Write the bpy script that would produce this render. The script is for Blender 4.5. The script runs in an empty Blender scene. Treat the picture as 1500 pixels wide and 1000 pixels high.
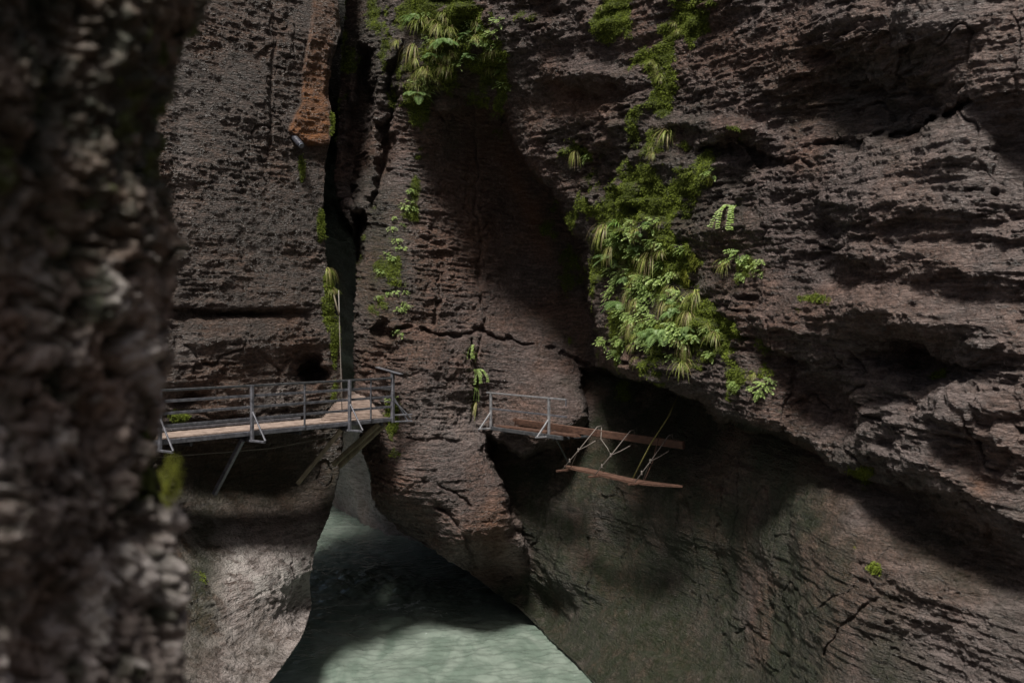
import bpy, math, random
import numpy as np
from mathutils import Vector, Matrix

# ------------------------------------------------------------------ camera, sky, sun
F = 1458.33
HOR = 485.0
WATER_Z = -8.5
sc = bpy.context.scene
cam_data = bpy.data.cameras.new("camera")
cam = bpy.data.objects.new("camera", cam_data)
sc.collection.objects.link(cam)
cam.rotation_euler = (math.radians(90), 0, 0)
cam_data.lens = 35.0
cam_data.sensor_width = 36.0
cam_data.shift_y = (HOR - 500.0) / 1500.0
cam_data.clip_start = 0.05
cam_data.clip_end = 500
cam_data.dof.use_dof = True
cam_data.dof.focus_distance = 24.0
cam_data.dof.aperture_fstop = 1.55
sc.camera = cam

TO_SUN = Vector((-0.13, -0.46, 0.878)).normalized()
SUN_EL = math.asin(TO_SUN.z)
SUN_AZ = math.atan2(TO_SUN.x, TO_SUN.y)          # clockwise from +Y
world = bpy.data.worlds.new("World")
sc.world = world
world.use_nodes = True
wn = world.node_tree.nodes
sky = wn.new("ShaderNodeTexSky")
sky.sky_type = 'NISHITA'
sky.sun_disc = False
sky.sun_elevation = SUN_EL
sky.sun_rotation = SUN_AZ
sky.dust_density = 6.0
sky.ozone_density = 0.3
wn["Background"].inputs[1].default_value = 0.05
world.node_tree.links.new(sky.outputs[0], wn["Background"].inputs[0])
sun_data = bpy.data.lights.new("sun", 'SUN')
sun_data.energy = 4.9
sun_data.angle = math.radians(11)
sun_data.color = (1.0, 0.94, 0.86)
sun = bpy.data.objects.new("sun", sun_data)
sun.rotation_euler = TO_SUN.to_track_quat('Z', 'Y').to_euler()
sc.collection.objects.link(sun)
sc.view_settings.view_transform = 'Standard'
sc.view_settings.look = 'None'
sc.view_settings.gamma = 1.0
sc.view_settings.exposure = 0.32
sc.cycles.use_denoising = True
sc.cycles.max_bounces = 6
sc.cycles.use_adaptive_sampling = True

# ------------------------------------------------------------------ helpers
rng = np.random.default_rng(7)
random.seed(7)
COL = sc.collection

def at(px, py, Z):
    return Vector(((px - 750) / F * Z, Z, (HOR - py) / F * Z))

_perm = np.random.default_rng(3).permutation(256).astype(np.int32)
_perm = np.concatenate([_perm, _perm])
_g = np.random.default_rng(5).normal(size=(256, 3)).astype(np.float32)
_g /= np.linalg.norm(_g, axis=1)[:, None]
_gx, _gy, _gz = (np.ascontiguousarray(_g[:, i]) for i in range(3))

def perlin(x, y, z):
    x = np.asarray(x, np.float32); y = np.asarray(y, np.float32); z = np.asarray(z, np.float32)
    xi = np.floor(x); yi = np.floor(y); zi = np.floor(z)
    fx = x - xi; fy = y - yi; fz = z - zi
    xi = xi.astype(np.int32) & 255; yi = yi.astype(np.int32) & 255; zi = zi.astype(np.int32) & 255
    u = fx * fx * fx * (fx * (fx * 6 - 15) + 10)
    v = fy * fy * fy * (fy * (fy * 6 - 15) + 10)
    w = fz * fz * fz * (fz * (fz * 6 - 15) + 10)
    out = 0
    for dx in (0, 1):
        px = _perm[(xi + dx) & 255]
        wx = u if dx else 1 - u
        for dy in (0, 1):
            py = _perm[(px + yi + dy) & 255]
            wy = v if dy else 1 - v
            for dz in (0, 1):
                h = _perm[(py + zi + dz) & 255]
                wz = w if dz else 1 - w
                out = out + wx * wy * wz * (_gx[h] * (fx - dx) + _gy[h] * (fy - dy) + _gz[h] * (fz - dz))
    return out * 1.6

def fbm(x, y, z, octaves=4, gain=0.5, seed=0.0):
    s = 0; a = 1.0; f = 1.0
    for o in range(octaves):
        s = s + a * perlin(x * f + seed + o * 17.3, y * f + seed * 1.7, z * f - seed)
        a *= gain; f *= 2.03
    return s

def sstep(a, b, x):
    t = np.clip((x - a) / (b - a), 0, 1)
    return t * t * (3 - 2 * t)

def strata(x, y, z, thick, seed, along=0.6, warp=0.6, sharp=0.6):
    """layered ledges: every bed stands a little prouder or deeper than the next"""
    zz = z / thick + warp * perlin(x * .45 + seed, y * .45, z * .45) + .35 * warp * perlin(x * 1.7, y * 1.7 + seed, z * 1.7)
    i = np.floor(zz); f = zz - i
    a = perlin(x * along, y * along, i * 7.31 + seed * 3.1)
    b = perlin(x * along, y * along, (i + 1) * 7.31 + seed * 3.1)
    t = sstep(sharp, 1.0, f)
    return a * (1 - t) + b * t

def seg_dist(X, Y, pts):
    d = np.full(X.shape, 1e9, np.float32)
    for (x0, y0), (x1, y1) in zip(pts[:-1], pts[1:]):
        dx, dy = x1 - x0, y1 - y0
        t = np.clip(((X - x0) * dx + (Y - y0) * dy) / (dx * dx + dy * dy + 1e-9), 0, 1)
        d = np.minimum(d, np.hypot(X - x0 - t * dx, Y - y0 - t * dy))
    return d

def poly_sd(X, Y, pts):
    """signed distance, positive inside"""
    pts = list(pts) + [pts[0]]
    d = seg_dist(X, Y, pts)
    ins = np.zeros(X.shape, bool)
    for (x0, y0), (x1, y1) in zip(pts[:-1], pts[1:]):
        if y0 == y1:
            continue
        c = ((y0 > Y) != (y1 > Y)) & (X < (x1 - x0) * (Y - y0) / (y1 - y0) + x0)
        ins ^= c
    return np.where(ins, d, -d)

def rbf(points, c=0.03):
    """smooth surface through (px, py, Z) given as 1/Z"""
    P = np.array(points, float)
    xy = P[:, :2] / 1000; v = 1 / P[:, 2]
    n = len(P)
    r = np.sqrt(((xy[:, None] - xy[None]) ** 2).sum(-1) + c * c)
    A = np.zeros((n + 3, n + 3))
    A[:n, :n] = r
    A[:n, n] = 1; A[:n, n + 1:] = xy
    A[n, :n] = 1; A[n + 1:, :n] = xy.T
    sol = np.linalg.solve(A, np.concatenate([v, np.zeros(3)]))
    def ev(X, Y):
        x = X / 1000; y = Y / 1000
        s = sol[n] + sol[n + 1] * x + sol[n + 2] * y
        for k in range(n):
            s = s + sol[k] * np.sqrt((x - xy[k, 0]) ** 2 + (y - xy[k, 1]) ** 2 + c * c)
        return 1 / s
    return ev

def curve(pts):
    pts = sorted(pts, key=lambda p: p[1])
    ys = [p[1] for p in pts]; xs = [p[0] for p in pts]
    yy = np.arange(ys[0], ys[-1] + 1.0)
    xx = np.interp(yy, ys, xs)
    k = np.ones(13) / 13
    xx = np.convolve(np.pad(xx, 6, mode='edge'), k, mode='valid')
    return lambda y: np.interp(y, yy, xx)

def grid_normals(P):
    du = np.gradient(P, axis=1); dv = np.gradient(P, axis=0)
    n = np.cross(du, dv)
    n /= np.linalg.norm(n, axis=2)[..., None] + 1e-9
    return n

def link_mesh(name, verts, faces_flat, loop_start, loop_total, mat, smooth=True, attrs=None, uvs=None):
    me = bpy.data.meshes.new(name)
    nv = len(verts); nf = len(loop_total)
    me.vertices.add(nv)
    me.vertices.foreach_set("co", np.ascontiguousarray(verts, np.float32).ravel())
    me.loops.add(len(faces_flat))
    me.loops.foreach_set("vertex_index", np.ascontiguousarray(faces_flat, np.int32))
    me.polygons.add(nf)
    me.polygons.foreach_set("loop_start", np.ascontiguousarray(loop_start, np.int32))
    me.polygons.foreach_set("loop_total", np.ascontiguousarray(loop_total, np.int32))
    me.polygons.foreach_set("use_smooth", np.full(nf, smooth, bool))
    for an, arr in (attrs or {}).items():
        a = me.attributes.new(an, 'FLOAT', 'POINT')
        a.data.foreach_set("value", np.ascontiguousarray(arr, np.float32).ravel())
    me.update(calc_edges=True)
    me.validate()
    if mat:
        me.materials.append(mat)
    return me

def grid_object(name, P, mat, attrs=None, flip=False):
    ny, nx = P.shape[:2]
    idx = np.arange(ny * nx, dtype=np.int32).reshape(ny, nx)
    q = np.stack([idx[:-1, :-1], idx[1:, :-1], idx[1:, 1:], idx[:-1, 1:]], -1).reshape(-1, 4)
    if flip:
        q = q[:, ::-1]
    nf = len(q)
    me = link_mesh(name, P.reshape(-1, 3), q.ravel(), np.arange(nf) * 4, np.full(nf, 4), mat, True, attrs)
    o = bpy.data.objects.new(name, me)
    COL.objects.link(o)
    return o

def poly_object(name, verts, faces, mats, parent=None, smooth=False, mat_idx=None, link=True):
    me = bpy.data.meshes.new(name)
    me.from_pydata([tuple(v) for v in verts], [], faces)
    for m in (mats if isinstance(mats, (list, tuple)) else [mats]):
        me.materials.append(m)
    if mat_idx is not None:
        me.polygons.foreach_set("material_index", np.array(mat_idx, np.int32))
    if smooth:
        me.polygons.foreach_set("use_smooth", np.full(len(me.polygons), True, bool))
    me.update()
    o = bpy.data.objects.new(name, me)
    if link:
        COL.objects.link(o)
    if parent:
        o.parent = parent
    return o

def empty(name, loc, label=None, cat=None, group=None):
    o = bpy.data.objects.new(name, None)
    o.location = loc
    o.empty_display_size = 0.2
    COL.objects.link(o)
    tag(o, label, cat, group)
    return o

def tag(o, label=None, cat=None, group=None, kind=None):
    if label: o["label"] = label
    if cat: o["category"] = cat
    if group: o["group"] = group
    if kind: o["kind"] = kind
    return o

# ------------------------------------------------------------------ materials
def nodes_of(name):
    m = bpy.data.materials.new(name)
    m.use_nodes = True
    nt = m.node_tree
    return m, nt, nt.nodes["Principled BSDF"]

def N(nt, t, **kw):
    n = nt.nodes.new(t)
    for k, v in kw.items():
        setattr(n, k, v)
    return n

def noise(nt, vec, scale, detail=6, rough=.6, dist=0.0):
    n = N(nt, "ShaderNodeTexNoise")
    n.inputs["Scale"].default_value = scale
    n.inputs["Detail"].default_value = detail
    n.inputs["Roughness"].default_value = rough
    n.inputs["Distortion"].default_value = dist
    if vec is not None:
        nt.links.new(vec, n.inputs["Vector"])
    return n.outputs["Fac"]

def mapping(nt, vec, scale, rot=(0, 0, 0)):
    n = N(nt, "ShaderNodeMapping")
    n.inputs["Scale"].default_value = scale
    n.inputs["Rotation"].default_value = rot
    nt.links.new(vec, n.inputs["Vector"])
    return n.outputs[0]

def ramp(nt, fac, stops, interp='LINEAR'):
    n = N(nt, "ShaderNodeValToRGB")
    n.color_ramp.interpolation = interp
    els = n.color_ramp.elements
    while len(els) < len(stops):
        els.new(0.5)
    for e, (p, c) in zip(els, stops):
        e.position = p
        e.color = (*c, 1) if len(c) == 3 else c
    nt.links.new(fac, n.inputs[0])
    return n.outputs[0]

def maprange(nt, fac, a, b, c=0, d=1):
    n = N(nt, "ShaderNodeMapRange")
    n.interpolation_type = 'SMOOTHSTEP'
    for k, v in zip(("From Min", "From Max", "To Min", "To Max"), (a, b, c, d)):
        n.inputs[k].default_value = v
    nt.links.new(fac, n.inputs["Value"])
    return n.outputs[0]

def mixc(nt, fac, a, b, mode='MIX'):
    n = N(nt, "ShaderNodeMix", data_type='RGBA', blend_type=mode)
    for sock, v in ((n.inputs[0], fac), (n.inputs[6], a), (n.inputs[7], b)):
        if isinstance(v, bpy.types.NodeSocket):
            nt.links.new(v, sock)
        elif isinstance(v, (int, float)):
            sock.default_value = v
        else:
            sock.default_value = (*v, 1)
    return n.outputs[2]

def math_(nt, op, a, b=None, clamp=False):
    n = N(nt, "ShaderNodeMath", operation=op)
    n.use_clamp = clamp
    for i, v in enumerate((a, b)):
        if v is None: continue
        if isinstance(v, bpy.types.NodeSocket):
            nt.links.new(v, n.inputs[i])
        else:
            n.inputs[i].default_value = v
    return n.outputs[0]

def attr(nt, name):
    n = N(nt, "ShaderNodeAttribute", attribute_name=name)
    return n.outputs["Fac"]

def bump(nt, h, strength, dist, normal=None):
    n = N(nt, "ShaderNodeBump")
    n.inputs["Strength"].default_value = strength
    n.inputs["Distance"].default_value = dist
    nt.links.new(h, n.inputs["Height"])
    if normal is not None:
        nt.links.new(normal, n.inputs["Normal"])
    return n.outputs[0]

def rock_material(name, dark, mid, light, zstretch=6.0, grit=1.0, rough=(.28, .60), bump_d=0.13):
    m, nt, p = nodes_of(name)
    geo = N(nt, "ShaderNodeTexCoord").outputs["Object"]
    bed = mapping(nt, geo, (1, 1, zstretch))
    big = noise(nt, geo, 0.45, 5, .6)
    n1 = noise(nt, bed, 2.2, 8, .68, .4)
    n2 = noise(nt, geo, 14, 6, .7)
    f = math_(nt, 'ADD', math_(nt, 'MULTIPLY', n1, .5), math_(nt, 'MULTIPLY', n2, .5))
    col = ramp(nt, f, [(.39, dark), (.50, mid), (.62, light)])
    # broad warm / grey drifts of the limestone
    col = mixc(nt, maprange(nt, big, .42, .62), col, mixc(nt, 1.0, col, (1.18, .95, .80), 'MULTIPLY'))
    # runs of dark wet film down the face
    streak = noise(nt, mapping(nt, geo, (2.2, 2.2, .16)), 1.0, 5, .62)
    col = mixc(nt, math_(nt, 'MULTIPLY', maprange(nt, streak, .52, .68), .55), col, mixc(nt, 1.0, col, (.5, .46, .42), 'MULTIPLY'))
    # pale calcite flecks
    vor = N(nt, "ShaderNodeTexVoronoi")
    vor.inputs["Scale"].default_value = 7.0
    nt.links.new(mapping(nt, geo, (1, 1, 1.8)), vor.inputs["Vector"])
    fleck = math_(nt, 'MULTIPLY', maprange(nt, vor.outputs["Distance"], .16, .05), maprange(nt, noise(nt, geo, 1.3, 4), .52, .66))
    col = mixc(nt, math_(nt, 'MULTIPLY', fleck, .55 * grit), col, (.42, .38, .36))
    # masks carried by the mesh
    spots = noise(nt, geo, 3.2, 6, .7)
    fine = noise(nt, geo, 22, 4, .7)
    li = math_(nt, 'MULTIPLY', attr(nt, "lichen"), maprange(nt, noise(nt, geo, 2.6, 5, .6), .47, .54))
    col = mixc(nt, math_(nt, 'MULTIPLY', li, .85, True), col, (.58, .56, .53))
    pale = math_(nt, 'MULTIPLY', attr(nt, "pale"), maprange(nt, n1, .3, .62), True)
    col = mixc(nt, math_(nt, 'MULTIPLY', pale, .85), col, (.47, .43, .42))
    ru = math_(nt, 'MULTIPLY', attr(nt, "rust"), maprange(nt, n1, .18, .5, .55, 1))
    col = mixc(nt, ru, col, mixc(nt, fine, (.20, .065, .018), (.34, .15, .05)))
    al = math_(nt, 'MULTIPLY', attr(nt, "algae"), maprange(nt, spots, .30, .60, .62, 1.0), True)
    col = mixc(nt, al, col, mixc(nt, n1, (.009, .013, .006), (.040, .048, .026)))  # dark green: algae, and shade painted into the rock colour
    mo = maprange(nt, math_(nt, 'ADD', attr(nt, "moss"), math_(nt, 'MULTIPLY', math_(nt, 'SUBTRACT', fine, .5), .7)), .35, .6)
    col = mixc(nt, mo, col, mixc(nt, spots, (.028, .042, .007), (.095, .12, .020)))
    nt.links.new(col, p.inputs["Base Color"])
    r = maprange(nt, noise(nt, geo, 5, 5, .7), .35, .65, rough[0], rough[1])
    r = math_(nt, 'MAXIMUM', r, math_(nt, 'MULTIPLY', mo, .9))
    nt.links.new(r, p.inputs["Roughness"])
    p.inputs["Specular IOR Level"].default_value = .5
    h = math_(nt, 'ADD', math_(nt, 'MULTIPLY', noise(nt, mapping(nt, geo, (1, 1, zstretch * 1.3)), 5.5, 9, .72, .3), 1.0),
              math_(nt, 'MULTIPLY', noise(nt, geo, 26, 6, .75), .45))
    chip = N(nt, "ShaderNodeTexVoronoi")
    chip.inputs["Scale"].default_value = 11.0 * (2 if zstretch < 2 else 1)
    wob = N(nt, "ShaderNodeVectorMath", operation='ADD')
    nz = N(nt, "ShaderNodeTexNoise"); nz.inputs["Scale"].default_value = 6
    nt.links.new(geo, nz.inputs["Vector"])
    sc_ = N(nt, "ShaderNodeVectorMath", operation='SCALE'); sc_.inputs["Scale"].default_value = .22
    nt.links.new(nz.outputs["Color"], sc_.inputs[0])
    nt.links.new(mapping(nt, geo, (1, 1, 2.4)), wob.inputs[0]); nt.links.new(sc_.outputs[0], wob.inputs[1])
    nt.links.new(wob.outputs[0], chip.inputs["Vector"])
    h = math_(nt, 'ADD', h, math_(nt, 'MULTIPLY', chip.outputs["Distance"], .55))
    b = bump(nt, h, 1.0, bump_d)
    nt.links.new(b, p.inputs["Normal"])
    return m

def simple_material(name, c1, c2, scale=8, rough=.5, metallic=0, stretch=(1, 1, 1), bd=.004, spec=.5, coord="Object"):
    m, nt, p = nodes_of(name)
    geo = N(nt, "ShaderNodeTexCoord").outputs[coord]
    v = mapping(nt, geo, stretch)
    n1 = noise(nt, v, scale, 7, .68)
    nt.links.new(mixc(nt, maprange(nt, n1, .35, .65), c1, c2), p.inputs["Base Color"])
    nt.links.new(maprange(nt, n1, .3, .7, max(0, rough - .12), rough + .12), p.inputs["Roughness"])
    p.inputs["Metallic"].default_value = metallic
    p.inputs["Specular IOR Level"].default_value = spec
    nt.links.new(bump(nt, n1, .6, bd), p.inputs["Normal"])
    return m

def leaf_material(name, c1, c2, rough=.45, ns=9):
    m, nt, p = nodes_of(name)
    oi = N(nt, "ShaderNodeObjectInfo").outputs["Random"]
    geo = N(nt, "ShaderNodeTexCoord").outputs["Object"]
    n1 = noise(nt, geo, ns, 4, .65)
    f = math_(nt, 'ADD', math_(nt, 'MULTIPLY', oi, .45), math_(nt, 'MULTIPLY', maprange(nt, n1, .3, .7), .55))
    nt.links.new(mixc(nt, f, c1, c2), p.inputs["Base Color"])
    p.inputs["Roughness"].default_value = rough
    p.inputs["Specular IOR Level"].default_value = .35
    # light through the blade
    tr = N(nt, "ShaderNodeBsdfTranslucent")
    nt.links.new(mixc(nt, f, c1, c2), tr.inputs["Color"])
    mx = N(nt, "ShaderNodeMixShader")
    mx.inputs[0].default_value = .3
    nt.links.new(p.outputs[0], mx.inputs[1]); nt.links.new(tr.outputs[0], mx.inputs[2])
    nt.links.new(mx.outputs[0], nt.nodes["Material Output"].inputs["Surface"])
    return m

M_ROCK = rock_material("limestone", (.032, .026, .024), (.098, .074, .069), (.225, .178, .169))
M_ROCK_B = rock_material("limestone_left", (.028, .021, .018), (.078, .058, .049), (.17, .135, .122), zstretch=6, grit=.8)
M_NEAR = rock_material("tufa", (.06, .048, .040), (.235, .195, .178), (.52, .475, .465), zstretch=1.0, grit=.3, bump_d=.012)
M_WALL = rock_material("limestone_far", (.05, .04, .034), (.12, .10, .088), (.2, .17, .15))
M_STEEL = simple_material("galvanised_steel", (.115, .12, .14), (.205, .21, .24), 9, .5, .55, bd=.001)
M_STEEL_PALE = simple_material("lightened_steel", (.19, .195, .215), (.31, .315, .335), 9, .5, .4, bd=.001)  # railing steel lightened so it looks lit under the overhang
M_STEEL_DARK = simple_material("dark_steel", (.055, .06, .066), (.10, .105, .115), 9, .5, .4, bd=.001)
M_DECK = simple_material("deck_boards", (.17, .128, .108), (.31, .245, .21), 5, .62, 0, (1, 1, 6), bd=.006)
M_TIMBER = simple_material("grey_timber", (.10, .085, .055), (.20, .17, .115), 6, .75, 0, (1, 1, .3), bd=.008)
M_OLD = simple_material("rusty_timber", (.042, .021, .015), (.11, .056, .037), 7, .7, 0, (1, 1, 4), bd=.008)
M_ROPE = simple_material("old_rope", (.12, .10, .092), (.23, .205, .19), 60, .8)
M_ROPE_G = simple_material("green_rope", (.16, .15, .05), (.26, .24, .08), 60, .8)
M_CABLE = simple_material("cable", (.12, .11, .10), (.2, .18, .16), 30, .6)
M_LAMP = simple_material("lamp_housing", (.035, .038, .05), (.07, .072, .09), 20, .4, .3)
M_GLASS = simple_material("lamp_glass", (.10, .12, .15), (.16, .18, .22), 20, .12)
M_GRASS = leaf_material("grass_blade", (.16, .22, .04), (.42, .46, .13))
M_STRAW = leaf_material("dry_blade", (.24, .20, .10), (.36, .29, .16))
M_FERN = leaf_material("fern_leaf", (.10, .20, .05), (.30, .43, .17))
M_HERB = leaf_material("herb_leaf", (.08, .155, .03), (.30, .42, .11))
M_HERB_L = leaf_material("pale_herb_leaf", (.18, .27, .07), (.40, .50, .2))
M_STRAP = leaf_material("strap_leaf", (.10, .22, .04), (.2, .34, .08))
M_MOSS = leaf_material("moss_tuft", (.05, .068, .010), (.24, .31, .04), .8, 1.6)
M_MOSS_Y = leaf_material("yellow_moss", (.13, .16, .018), (.26, .28, .04), .8)

# ------------------------------------------------------------------ water material
def water_material():
    m, nt, p = nodes_of("glacier_water")
    geo = N(nt, "ShaderNodeTexCoord").outputs["Object"]
    foam = attr(nt, "foam")
    n1 = noise(nt, mapping(nt, geo, (.9, .35, 1), (0, 0, math.radians(18))), 1.2, 6, .6, .8)
    col = mixc(nt, maprange(nt, n1, .35, .68), (.110, .146, .122), (.180, .218, .190))
    f2 = maprange(nt, math_(nt, 'ADD', foam, math_(nt, 'MULTIPLY', math_(nt, 'SUBTRACT', noise(nt, geo, 7, 7, .75), .5), 1.5)), .5, .9)
    col = mixc(nt, math_(nt, 'MULTIPLY', f2, .7), col, (.52, .58, .58))
    nt.links.new(col, p.inputs["Base Color"])
    p.inputs["IOR"].default_value = 1.33
    nt.links.new(math_(nt, 'ADD', math_(nt, 'MULTIPLY', f2, .4), .10), p.inputs["Roughness"])
    h = noise(nt, mapping(nt, geo, (1.0, .55, 1), (0, 0, math.radians(18))), 4.5, 6, .62, 1.0)
    nt.links.new(bump(nt, h, .35, .05), p.inputs["Normal"])
    return m
M_WATER = water_material()

# ------------------------------------------------------------------ rock bodies
SAMPLES = []          # (P, normals, attrs) of every cliff, for planting

def make_cliff(name, y0, y1, ny, xl, xr, nx, depth, disp, masks, mat, skirt_l=None, skirt_r=None):
    ys = np.linspace(y0, y1, ny)
    L = xl(ys) if callable(xl) else np.full(ny, float(xl))
    R = xr(ys) if callable(xr) else np.full(ny, float(xr))
    s = np.linspace(0, 1, nx)
    X = L[:, None] + (R - L)[:, None] * s[None]
    Y = np.repeat(ys[:, None], nx, 1)
    Z = depth(X, Y)
    P = np.stack([(X - 750) / F * Z, Z, (HOR - Y) / F * Z], -1)
    PX, PY = X, Y
    def skirt(edge, step_dir, n, first, d0=.012):
        out = []; cur = edge.copy()
        for k in range(n):
            d = d0 * 1.19 ** k
            bend = min(1.0, (k + 1) / 7.0)
            v = np.array(first) * (1 - bend) + np.array(step_dir) * bend
            cur = cur + v * d
            out.append(cur)
        return out
    if skirt_l:
        cols = skirt(P[:, 0], *skirt_l)
        ex = np.stack(cols[::-1], 1)
        P = np.concatenate([ex, P], 1)
        k = len(cols)
        PX = np.concatenate([np.repeat(X[:, :1], k, 1), PX], 1); PY = np.concatenate([np.repeat(Y[:, :1], k, 1), PY], 1)
    if skirt_r:
        cols = skirt(P[:, -1], *skirt_r)
        ex = np.stack(cols, 1)
        P = np.concatenate([P, ex], 1)
        k = len(cols)
        PX = np.concatenate([PX, np.repeat(X[:, -1:], k, 1)], 1); PY = np.concatenate([PY, np.repeat(Y[:, -1:], k, 1)], 1)
    # smooth the normal a little so steps do not fold
    nrm = -grid_normals(P)
    for ax in (0, 1):
        a = nrm
        nrm = (np.roll(a, 3, ax) + np.roll(a, -3, ax) + 2 * a)
    nrm /= np.linalg.norm(nrm, axis=2)[..., None] + 1e-9
    fl = (nrm * P).sum(-1) > 0.15 * np.linalg.norm(P, axis=2)
    d = disp(P[..., 0], P[..., 1], P[..., 2], PX, PY)
    P = P + nrm * d[..., None]
    A = masks(P[..., 0], P[..., 1], P[..., 2], PX, PY)
    full = {k: A.get(k, np.zeros(P.shape[:2])) for k in ("moss", "algae", "rust", "lichen", "pale")}
    o = grid_object(name, P, mat, full)
    n2 = -grid_normals(P)
    n2 = np.where(((n2 * P).sum(-1) > 0)[..., None], -n2, n2)
    SAMPLES.append((P.reshape(-1, 3), n2.reshape(-1, 3), {k: v.ravel() for k, v in full.items()}))
    return o

def blob(X, Y, cx, cy, rx, ry, a=1.0, rot=0.0):
    c, s = math.cos(math.radians(rot)), math.sin(math.radians(rot))
    u = (X - cx) * c + (Y - cy) * s; v = -(X - cx) * s + (Y - cy) * c
    return a * np.exp(-((u / rx) ** 2 + (v / ry) ** 2))

# ---- right side: buttress (C), overhang (D), undercut slab (E)
C_PTS = [(500, -60, 28.5), (540, 0, 27.8), (505, 100, 28.6), (540, 100, 27.8), (600, 0, 26.6), (600, 100, 26.7), (490, 200, 28.6),
         (640, 200, 27.5), (640, 300, 27.9), (600, 400, 27.0), (560, 400, 26.7), (530, 400, 27.1), (560, 300, 27.2), (540, 240, 27.7),
         (690, 210, 28.6), (740, 210, 28.9), (700, 300, 29.0), (750, 300, 29.9), (800, 350, 30.0), (700, 400, 29.0), (780, 430, 30.0), (840, 470, 29.4),
         (570, 480, 26.4), (540, 500, 26.6), (520, 540, 27.2), (650, 480, 27.7), (650, 510, 27.4), (760, 520, 28.8), (850, 550, 28.4),
         (600, 560, 26.2), (600, 610, 26.35), (560, 620, 26.6), (660, 600, 27.2), (718, 600, 28.6), (780, 600, 27.7), (840, 610, 27.0),
         (530, 660, 27.2), (560, 680, 26.6), (600, 680, 26.2), (660, 680, 26.5), (700, 720, 26.8), (740, 760, 27.0), (765, 820, 28.4),
         (560, 740, 27.4), (600, 750, 26.9), (650, 770, 26.6), (700, 800, 27.0), (650, 815, 27.3), (600, 780, 28.0), (560, 770, 29.0), (740, 835, 29.4), (700, 838, 29.2),
         (900, 560, 28.0), (900, 300, 30), (800, -60, 25)]
D_PTS = [(620, 0, 26.4), (640, 100, 26.5), (640, 170, 27.0), (700, 160, 27.2), (740, 170, 26.8), (700, 60, 26.0), (750, 0, 25.0), (800, 100, 24.8), (760, 230, 26.6),
         (820, 300, 26.0), (860, 400, 25.4), (870, 500, 25.0), (880, 540, 24.8), (900, 450, 24.0), (900, 300, 24.0), (950, 560, 21.9), (960, 400, 22.2),
         (1020, 585, 20.4), (1060, 610, 19.2), (1110, 628, 18.1), (1180, 655, 17.0), (1240, 690, 15.9), (1000, 100, 20.8), (1000, 250, 21.0), (1000, 450, 21.0),
         (1100, 450, 18.7), (1200, 100, 16.8), (1200, 400, 16.8), (1200, 600, 16.6), (1300, 300, 14.6), (1300, 650, 14.6), (1400, 100, 13.1), (1400, 500, 13.0),
         (1500, 0, 11.8), (1500, 400, 11.8), (1600, 200, 10.6), (1600, 700, 10.6), (1400, 700, 13.1), (900, -60, 22.8), (1300, -60, 14.6)]
E_PTS = [(720, 660, 29.8), (760, 650, 29.6), (800, 660, 29.2), (850, 600, 28.8), (900, 600, 28.6), (960, 600, 27.4), (1010, 620, 25.4), (1060, 640, 22.8), (1110, 660, 20.6),
         (1180, 690, 18.2), (1250, 710, 16.3), (1320, 730, 14.8), (800, 720, 28.6), (780, 780, 28.8), (800, 840, 28.0), (790, 880, 29.2), (776, 850, 29.2), (765, 830, 29.4),
         (900, 700, 26.4), (900, 800, 26.4), (850, 860, 26.6), (780, 920, 28.5), (830, 960, 26.0), (870, 1000, 24.0), (920, 1050, 21.9),
         (700, 838, 30.2), (720, 850, 29.9), (745, 870, 29.4), (765, 890, 28.9), (690, 880, 31.0), (745, 920, 28.8), (790, 960, 26.8), (830, 1000, 25.0), (880, 1050, 22.8),
         (1000, 720, 23.2), (1000, 800, 23.3), (1000, 900, 23.2), (950, 1000, 22.3), (1100, 760, 20.4), (1100, 850, 20.3), (1100, 1000, 19.6),
         (1200, 800, 16.7), (1200, 900, 16.3), (1250, 1000, 15.0), (1300, 850, 14.5), (1400, 800, 13.0), (1400, 950, 12.9), (1500, 750, 11.8), (1500, 1000, 11.6), (1600, 900, 10.6),
         (1000, 500, 27), (1500, 500, 11.8), (1200, 1060, 15.6)]
turn = lambda pts: [(x, y, z + max(0, x - 900) / 600 * 2.4) for x, y, z in pts]   # the wall swings away from the viewer
D_PTS, E_PTS = turn(D_PTS), turn(E_PTS)
fC, fD, fE = rbf(C_PTS), rbf(D_PTS), rbf(E_PTS)
D_POLY = [(615, -300), (620, 60), (632, 150), (650, 176), (690, 160), (738, 170), (754, 215), (790, 262), (822, 305), (845, 350), (862, 410), (872, 470), (874, 535),
          (905, 548), (960, 562), (1020, 585), (1060, 612), (1110, 628), (1180, 655), (1240, 692), (1320, 720), (1800, 780), (1800, -300)]
E_POLY = [(852, 540), (853, 575), (858, 612), (835, 640), (800, 652), (770, 668), (735, 650), (712, 640), (722, 690), (745, 745), (768, 800), (772, 830), (752, 843), (720, 846), (690, 846),
          (600, 1300), (1800, 1300), (1800, 500)]
POCKETS = [([(524, 60), (546, 70), (553, 140), (546, 200), (518, 300), (503, 300), (508, 190)], 1.0),
           ([(566, 90), (589, 60), (586, 150), (573, 250), (548, 300), (540, 290), (556, 190)], .8),
           ([(514, 312), (534, 305), (531, 380), (515, 425)], 2.0),
           ([(545, 485), (560, 470), (590, 480), (575, 496)], .6)]
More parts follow.
